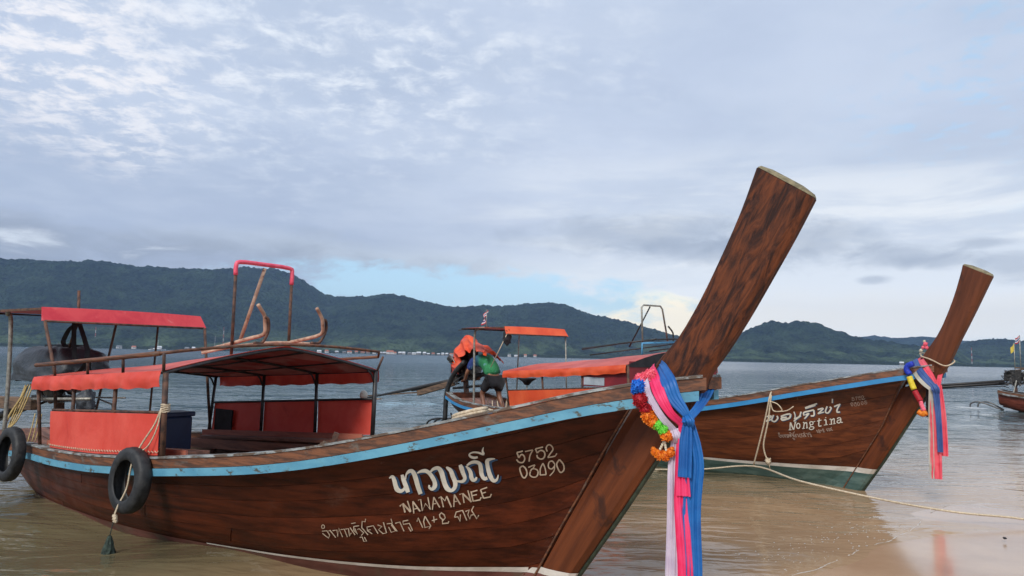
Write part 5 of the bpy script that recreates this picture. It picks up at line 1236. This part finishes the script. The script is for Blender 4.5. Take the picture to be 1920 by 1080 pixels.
# boat two: ribbons, tube garland, flowers, cord
def A2(px, py, y): return B2.ab(px, py, y)
y2 = -.36
ribbon(B2, 'coral pink ribbons hanging long from the prow of the second boat', 'coral_sash', [
    ('strap', [(A2(1725, 671, -.02), .06), (A2(1732, 685, -.20), .09), (A2(1743, 705, -.30), .09), (A2(1755, 722, -.30), .07)], .12, 1),
    ('back_strap', [(A2(1766, 690, .1), .05), (A2(1762, 708, -.1), .05), (A2(1757, 728, -.28), .06)], .12, 1),
    ('tail', [(A2(1755, 722, -.30), .08), (A2(1752, 760, -.33), .10), (A2(1754, 830, -.33), .12), (A2(1756, 898, -.33), .12)], .35, 2),
    ('tail', [(A2(1760, 722, -.28), .06), (A2(1766, 780, -.28), .09), (A2(1769, 855, -.28), .09)], .3, 3)])
ribbon(B2, 'faded navy blue ribbon among the coral ones of the second boat', 'navy_sash', [
    ('strap', [(A2(1716, 674, -.04), .06), (A2(1722, 690, -.25), .08), (A2(1738, 712, -.34), .08), (A2(1752, 724, -.35), .06)], .12, 1),
    ('knot', [(A2(1750, 722, -.37), .07), (A2(1754, 730, -.38), .09), (A2(1755, 738, -.36), .07)], .3, 3),
    ('tail', [(A2(1755, 732, -.36), .07), (A2(1760, 780, -.35), .06), (A2(1763, 848, -.35), .06)], .3, 4)])
ribbon(B2, 'cream ribbon at the left side of the coral ones on the second boat', 'cream_sash', [
    ('strap', [(A2(1710, 680, -.06), .03), (A2(1716, 700, -.30), .045), (A2(1730, 718, -.35), .045), (A2(1747, 730, -.35), .045)], .12, 1),
    ('tail', [(A2(1746, 730, -.35), .05), (A2(1746, 790, -.34), .055), (A2(1747, 860, -.34), .07), (A2(1750, 897, -.34), .06)], .3, 2)])
ribbon(B2, 'short black ribbon hanging behind the cream one on the second boat', 'darkcloth', [
    ('tail', [(A2(1742, 722, -.25), .05), (A2(1741, 750, -.22), .06), (A2(1740, 782, -.22), .05)], .2, 2)])
g2 = tag(empty('flower_garland', B2.o, B2.rz), 'thin garland of blue, yellow, pink and orange tubes on the second boat', 'garland', 'garlands on the prows')
for pts, mt in (([(1712, 682), (1702, 686), (1700, 694), (1706, 702)], 'pom_deep'), ([(1705, 706), (1709, 718), (1714, 730)], 'pom_yellow'), ([(1715, 733), (1720, 742), (1726, 752)], 'pom_red'), ([(1726, 752), (1729, 762), (1733, 770)], 'pom_pink'), ([(1722, 772), (1730, 776), (1737, 773)], 'pom_orange')):
    mb = MB().tube([A2(x, y, -.40) for x, y in pts], .035 if mt != 'pom_pink' else .025, 8, smooth=4); mb.build('garland_tube', M[mt], g2, True)
fl = tag(empty('flower_bunch', B2.o, B2.rz), 'small pink flower bunch tucked behind the prow of the second boat', 'flowers')
for i, (px, py, rp) in enumerate([(1735, 645, 5), (1731, 651, 4), (1738, 652, 4), (1727, 657, 4), (1733, 640, 3)]): pompom(A2(px, py, -.06), rp*8.8/1400, 'pom_pink' if i < 3 else 'pom_cream', fl, n=40, seed=i)
MB().tube([A2(1724, 664, -.05), A2(1732, 646, -.06)], .005, 5).build('stalk', M['rope'], fl)
rope('rope', B2, [A2(1727, 668, -.10), A2(1745, 674, -.12), A2(1772, 686, -.10), V3((4.39, 0, 1.70)), V3((4.28, .10, 1.74)), V3((3.99, .08, 1.80)), A2(1727, 668, -.10)], .008, 'thin cord looped round the base of the second prow')
# line draped over the rail of boat two, and the mooring line
hx = [B2.ab(x, y, yy) for x, y, yy in ((1447, 733, -.80), (1443, 745, -.98), (1436, 780, -.96), (1424, 830, -.90), (1413, 872, -.80))]
rope('rope', B2, hx, .011, 'pale rope looped over the blue rail of the second boat, left of the name', extra=lambda o: (
    o.tube([B2.ab(x, y, yy) for x, y, yy in ((1446, 740, -.99), (1440, 790, -.96), (1432, 830, -.90), (1434, 850, -.86), (1440, 864, -.82))], .011, 6, smooth=6),
    o.tube([B2.ab(x, y, yy) for x, y, yy in ((1443, 752, -1.0), (1458, 758, -.97), (1466, 770, -.93), (1450, 770, -.95), (1444, 752, -1.0))], .008, 6, smooth=6),
    o.tube([B2.ab(x, y, yy) for x, y, yy in ((1455, 772, -.95), (1475, 770, -.92), (1488, 762, -.90))], .007, 6, smooth=4),
    o.blob(B2.ab(1440, 865, -.82), (.04, .03, .04), .5, fr=4), o.tube([B2.ab(1441, 866, -.83), B2.ab(1444, 880, -.80)], .006, 5)))
pm = B2.loc(on_z(1920, 979, .05)); pe = B2.loc(on_z(2300, 1062, .06)); pm2 = B2.loc(on_z(2050, 1004, .06))
h1_ = B2.ab(1413, 874, -.82); l0 = B2.ab(1200, 880, -1.0); l1 = B2.ab(1310, 880, -.92)
rope('rope', B2, [l0, l1, h1_, B2.loc(on_dist(1500, 902, 9.9)), B2.loc(on_dist(1650, 936, 9.5)), B2.loc(on_dist(1790, 960, 9.25)), pm+V3((0, 0, .03)), pm2, pe], .012, 'long pale mooring rope running from the second boat down to the sand at right')
rope('rope', B1, [B1.ab(8, 800, -.6), B1.ab(20, 775, -.55), B1.ab(40, 745, -.45), B1.ab(50, 725, -.35)], .014, 'yellowish rope hanks tied at the stern of the nearest boat', 'rope_y', extra=lambda o: [
    o.tube([B1.ab(12+k*3, 812-k*4, -.6), B1.ab(22+k*4, 785, -.52), B1.ab(36+k*5, 752-k, -.42), B1.ab(48+k*5, 722-k, -.33)], .009, 5, smooth=4) for k in range(4)])
rope('rope', B1, [B1.ab(66, 775, -.75), B1.ab(60, 800, -.8), B1.ab(52, 828, -.85)], .006, 'thin yellowish cords beside the rear edge of the near red side panel', 'rope_y', extra=lambda o: [o.tube([B1.ab(66+6*k, 777, -.75), B1.ab(60+7*k, 800, -.8), B1.ab(54+6*k, 828, -.85)], .006, 5, smooth=4) for k in range(1, 3)])
rope('rope', B1, [V3((2.86, -.66, B1.sheer(2.86)+.02)), V3((2.95, -.58, B1.sheer(2.95)+.03)), V3((3.02, -.50, B1.sheer(3.02)-.05))], .010, 'rope coil resting on the rail of the nearest boat behind the lettering', extra=lambda o: [
    o.tube([V3((2.86+.13*math.cos(a), -.67+.07*math.sin(a), B1.sheer(2.86)+.018+.018*k+.035*math.cos(a))) for a in np.linspace(0, 6.28, 17)[:-1]], .012, 6, closed=True) for k in range(2)])

# ---- loose fender ball and cord beyond the canopy
fb_ = tag(empty('float', B1.o, B1.rz), 'pale round float hanging outside the far red panel near the front post', 'float')
MB().blob(B1.ab(682, 741, 1.32), (.045, .045, .055), .05, n=16, m=12).build('ball', M['cream_sash'], fb_, True)
MB().tube([B1.ab(690, 748, 1.32), B1.ab(715, 748, 1.30)], .008, 6).build('cord', M['rope'], fb_)

# ---- the person bending over the engine of boat two
def skin_body(name, verts, edges, rad, mat, parent, sub=2):
    me = bpy.data.meshes.new(name); me.from_pydata([tuple(v) for v in verts], edges, []); o = bpy.data.objects.new(name, me); COL.objects.link(o); o.parent = parent
    me.materials.append(mat); o.modifiers.new('skin', 'SKIN'); sv = me.skin_vertices[0].data
    for i, r_ in enumerate(rad): sv[i].radius = (r_, r_) if not isinstance(r_, tuple) else r_; sv[i].use_root = (i == 0)
    s_ = o.modifiers.new('sub', 'SUBSURF'); s_.levels = sub; s_.render_levels = sub
    for p in me.polygons: p.use_smooth = True
    o.modifiers['skin'].use_smooth_shade = True
    return o
man = tag(empty('person', B2.o, B2.rz), 'person in blue and green shirt and black shorts bending over the bare engine', 'person')
sk = material('tanned_skin', (.20, .085, .045), (.27, .12, .07), (1, 1, 1), 8, .5, bump=.05)
dz_ = B2.deck(-5.3)+.02
hip = V3((-4.98, -.12, 1.16)); f = lambda x, y, z: V3((x, y, z))
bv = [hip, f(-5.18, -.13, 1.42), f(-5.38, -.14, 1.56), f(-5.58, -.15, 1.55), f(-5.70, -.16, 1.50), f(-5.80, -.16, 1.42), f(-5.86, -.16, 1.36),
      f(-5.56, -.33, 1.50), f(-5.66, -.40, 1.28), f(-5.82, -.34, 1.12), f(-5.90, -.32, 1.09),
      f(-5.56, .05, 1.50), f(-5.68, .10, 1.28), f(-5.86, .06, 1.14), f(-5.94, .05, 1.11),
      f(-5.04, -.24, 1.10), f(-5.24, -.28, .82), f(-5.10, -.30, .52), f(-5.20, -.31, .47),
      f(-5.00, 0.0, 1.10), f(-5.02, .02, .80), f(-4.84, .03, .52), f(-4.94, .03, .47)]
be = [(0, 1), (1, 2), (2, 3), (3, 4), (4, 5), (5, 6), (3, 7), (7, 8), (8, 9), (9, 10), (3, 11), (11, 12), (12, 13), (13, 14), (0, 15), (15, 16), (16, 17), (17, 18), (0, 19), (19, 20), (20, 21), (21, 22)]
br = [.13, .12, .13, .13, .055, .09, .07, .055, .045, .035, .03, .055, .045, .035, .03, .09, .062, .04, .04, .09, .062, .04, .04]
skin_body('body', bv, be, br, sk, man)
shirt_b = bpy.data.materials.new('blue_green_shirt'); shirt_b.use_nodes = True; t = NT(shirt_b.node_tree); t.n.clear()
tcx = t.N('ShaderNodeTexCoord').outputs['Object']; sxx = t.N('ShaderNodeSeparateXYZ', Vector=tcx).outputs
cc = t.mix(t.smooth(t.math('ADD', sxx[0], t.math('MULTIPLY', t.noise(tcx, 7, 4, .6), .25)), -5.38, -5.08), (.015, .035, .16), (.03, .24, .09))
cc = t.mix(t.smooth(t.noise(tcx, 9, 4, .6), .62, .68), cc, (.12, .30, .32))
bs = t.N('ShaderNodeBsdfPrincipled', **{'Base Color': cc, 'Roughness': .8, 'Normal': t.N('ShaderNodeBump', Strength=.9, Distance=.05, Height=t.noise(tcx, 9, 4, .6, dist=1.0)).outputs[0]}); t.N('ShaderNodeOutputMaterial', Surface=bs.outputs[0])
skin_body('shirt', [bv[0]+V3((-.02, 0, .02))]+[v+V3((.03, 0, 0)) for v in bv[1:4]]+[bv[4]+V3((.04, 0, .02)), bv[7], bv[8]+V3((.03, .02, .04)), bv[11], bv[12]+V3((.03, -.02, .04))], [(0, 1), (1, 2), (2, 3), (3, 4), (3, 5), (5, 6), (3, 7), (7, 8)], [.20, .19, .20, .185, .075, .10, .075, .10, .075], shirt_b, man)
skin_body('shorts', [bv[0], bv[15], bv[16]+V3((.03, 0, .06)), bv[19], bv[20]+V3((.0, 0, .06))], [(0, 1), (1, 2), (0, 3), (3, 4)], [.175, .13, .10, .13, .10], M['darkcloth'], man)
MB().blob(f(-5.83, -.16, 1.44), (.115, .10, .11), .12, n=16, m=10, seed=3).build('hair', M['darkcloth'], man, True)
# fingers
for (w0, sgn) in ((bv[10], -1), (bv[14], 1)):
    mb = MB()
    for k in range(4): q = w0+V3((-.02, sgn*(-.025+.017*k), 0)); mb.tube([q, q+V3((-.045, 0, -.015)), q+V3((-.06, 0, -.05))], .008, 5)
    q = w0+V3((0, -sgn*.04, 0)); mb.tube([q, q+V3((-.03, -sgn*.01, -.03))], .009, 5); mb.build('fingers', sk, man, True)
# crate of sticks beside the feet
ck = tag(empty('tool_bundle', B2.o, B2.rz), 'bundle of tan sticks and ropes standing beside the bending person', 'bundle')
for k in range(7): MB().tube([B2.ab(918+k*6, 772, -.55), B2.ab(914+k*6+(k % 3)*3, 748+3*(k % 2), -.5)], .012, 5).build('stick', M['rope'] if k % 2 else M['oldwood'], ck)
# seat post and bowl inside boat two
sp = tag(empty('stool', B2.o, B2.rz), 'dark pedestal stool seen through the open side of the second boat canopy', 'stool')
a_ = B2.ab(988, 722, 0); MB().tube([a_, a_-V3((0, 0, .5))], .014, 6).build('pedestal', M['steel'], sp)
MB().lathe([(0, -.10), (.05, -.10), (.10, -.03), (.20, .03), (.19, .05), (0, .04)], a_+V3((0, 0, .10)), 18).build('seat', M['darkcloth'], sp, True)

# ---- far village, masts and sailing boats
def house(px, D, w_, h_, wallc, roofc, label, sd, az_rot):
    p = on_dist(px, 668, D); a = math.atan2(p.x, p.y); x, y = math.sin(a)*D, math.cos(a)*D
    root = tag(empty('house', (x, y, 0), -a+az_rot), label, 'house', 'small houses along the far shore')
    MB().box((0, 0, h_/2+.8), (w_, 7, h_)).build('wall', wallc, root)
    for k in (-1, 1): MB().box((0, -3.52, h_*.5+1), (w_*.12, .06, h_*.45)).build('door', M['darkcloth'], root) if k < 0 else MB().box((w_*.28, -3.52, h_*.55+1), (w_*.14, .06, h_*.25)).build('window', M['darkcloth'], root)
    z = h_+.8; mb = MB(); hw_ = w_/2+.6; rr_ = h_*.75
    mb.add([(-hw_, -4.2, z), (hw_, -4.2, z), (hw_, 4.2, z), (-hw_, 4.2, z), (-hw_*.85, 0, z+rr_), (hw_*.85, 0, z+rr_)], [(0, 1, 5, 4), (2, 3, 4, 5), (1, 2, 5), (3, 0, 4), (3, 2, 1, 0)])
    mb.build('roof', roofc, root)
mw = [material('pale_house_wall', (.45, .44, .42), (.6, .58, .55), (1, 1, 1), 1, .9), material('grey_house_wall', (.16, .15, .14), (.25, .23, .21), (1, 1, 1), 1, .9)]
mr = [material('terracotta_roof', (.30, .10, .06), (.42, .16, .09), (1, 1, 1), 1, .9), material('white_metal_roof', (.45, .48, .50), (.6, .62, .64), (1, 1, 1), 1, .6), material('grey_metal_roof', (.12, .13, .14), (.2, .21, .22), (1, 1, 1), 1, .7)]
rh = random.Random(11)
names = ['small terracotta-roofed house standing on the far shore below the hills', 'small white-roofed house standing on the far shore below the hills', 'small grey-roofed house standing on the far shore below the hills']
pxs = [598, 612, 631, 645, 655, 668, 680, 690, 702, 712, 722, 731, 740, 750, 757, 768, 776, 785, 796, 803, 812, 822, 830, 838, 847, 858, 870, 955, 968, 985, 1003, 350, 362, 250, 222, 298, 1690, 1712, 1738]
cnt = {}; ORD = 'first second third fourth fifth sixth seventh eighth ninth tenth eleventh twelfth thirteenth fourteenth fifteenth sixteenth seventeenth eighteenth nineteenth twentieth'.split()
for i, px in enumerate(sorted(pxs)):
    k = rh.choice([0, 0, 1, 2, 1]); cnt[k] = cnt.get(k, -1)+1; names = [ORD[cnt[k]]+' '+c_+'-roofed small house from the left on the far shore' for c_ in ('terracotta', 'white', 'grey')]; house(px, 2120+rh.uniform(-20, 40), rh.uniform(7, 13), rh.uniform(3, 5), mw[rh.random() < .45], mr[k], names[k], i, rh.uniform(-.4, .4))
house(731, 2090, 20, 6, mw[0], mr[0], 'largest terracotta-roofed building of the far village, above the second canopy corner', 99, 0)
def mast(px, D, hgt, label):
    p = on_dist(px, 668, D); a = math.atan2(p.x, p.y); root = tag(empty('radio_mast', (math.sin(a)*D, math.cos(a)*D, 6), -a), label, 'radio mast', 'radio masts on the far shore')
    mr_, mw_ = material('mast_red', (.4, .06, .05), (.45, .08, .06), (1, 1, 1), 1, .7), material('mast_white', (.5, .5, .5), (.6, .6, .6), (1, 1, 1), 1, .7)
    for s_ in range(6):
        mb = MB(); z0 = hgt*s_/6; z1 = hgt*(s_+1)/6; w0 = 1.6*(1-s_/7); w1 = 1.6*(1-(s_+1)/7)
        c4 = [(-1, -1), (1, -1), (1, 1), (-1, 1)]
        for i, (x, y) in enumerate(c4):
            x2, y2_ = c4[(i+1) % 4]; mb.tube([V3((x*w0, y*w0, z0)), V3((x*w1, y*w1, z1))], .22, 4).tube([V3((x*w0, y*w0, z0)), V3((x2*w1, y2_*w1, z1))], .14, 4)
        mb.build('lattice_section', mr_ if s_ % 2 else mw_, root)
mast(176, 2300, 52, 'tall thin radio mast on the far shore beneath the pink stern canopy'); mast(417, 2300, 62, 'tall thin radio mast on the far shore left of the upright handle frame'); mast(1822, 2500, 48, 'thin radio mast on the far shore right of the second prow')
def yacht(px, D, L_, hm, label):
    p = on_dist(px, 668, D); a = math.atan2(p.x, p.y); root = tag(empty('sailing_boat', (math.sin(a)*D, math.cos(a)*D, 0), -a), label, 'sailing boat', 'sailing boats anchored off the far shore')
    mb = MB(); V = []
    for i in range(9):
        u = i/8; x = (u-.5)*L_; wd = L_*.15*math.sin(math.pi*(.12+.88*(1-u)))**.6*(1 if u < 1 else .02)
        V += [V3((x, -wd, 1.1+.5*u)), V3((x, -wd*.6, -.2)), V3((x, wd*.6, -.2)), V3((x, wd, 1.1+.5*u))]
    mb.add(V, [(i*4+k, (i+1)*4+k, (i+1)*4+(k+1) % 4, i*4+(k+1) % 4) for i in range(8) for k in range(4)]+[(0, 1, 2, 3), (35, 34, 33, 32)]); mb.build('hull', mat_white, root)
    bevel(MB().box((-.5, 0, 1.9), (L_*.45, L_*.2, 1.1)).build('cabin', mat_white, root), .2); MB().tube([V3((.5, 0, 1)), V3((.5, 0, hm))], .16, 6).build('mast', mat_white, root)
    MB().tube([V3((.4, 0, 2.6)), V3((-L_*.42, 0, 2.6))], .14, 6).build('boom', mat_white, root)
mat_white = material('white_boat_paint', (.6, .6, .6), (.7, .7, .7), (1, 1, 1), 1, .4)
yacht(294, 1150, 22, 14, 'white boat with a short mast anchored off the far shore, seen below the pink canopy'); yacht(401, 1500, 12, 28, 'sailing boat with a tall white mast off the far shore, left of the handle frame')

# ---- pebble on the wet sand
pb = on_z(1884, 1010, .04)
o = MB().blob((pb.x, pb.y, .045), (.016, .02, .010), .2, n=12, m=8).build('pebble', M['darkcloth'], None, True); tag(o, 'tiny black pebble lying on the wet sand at lower right', 'pebble')
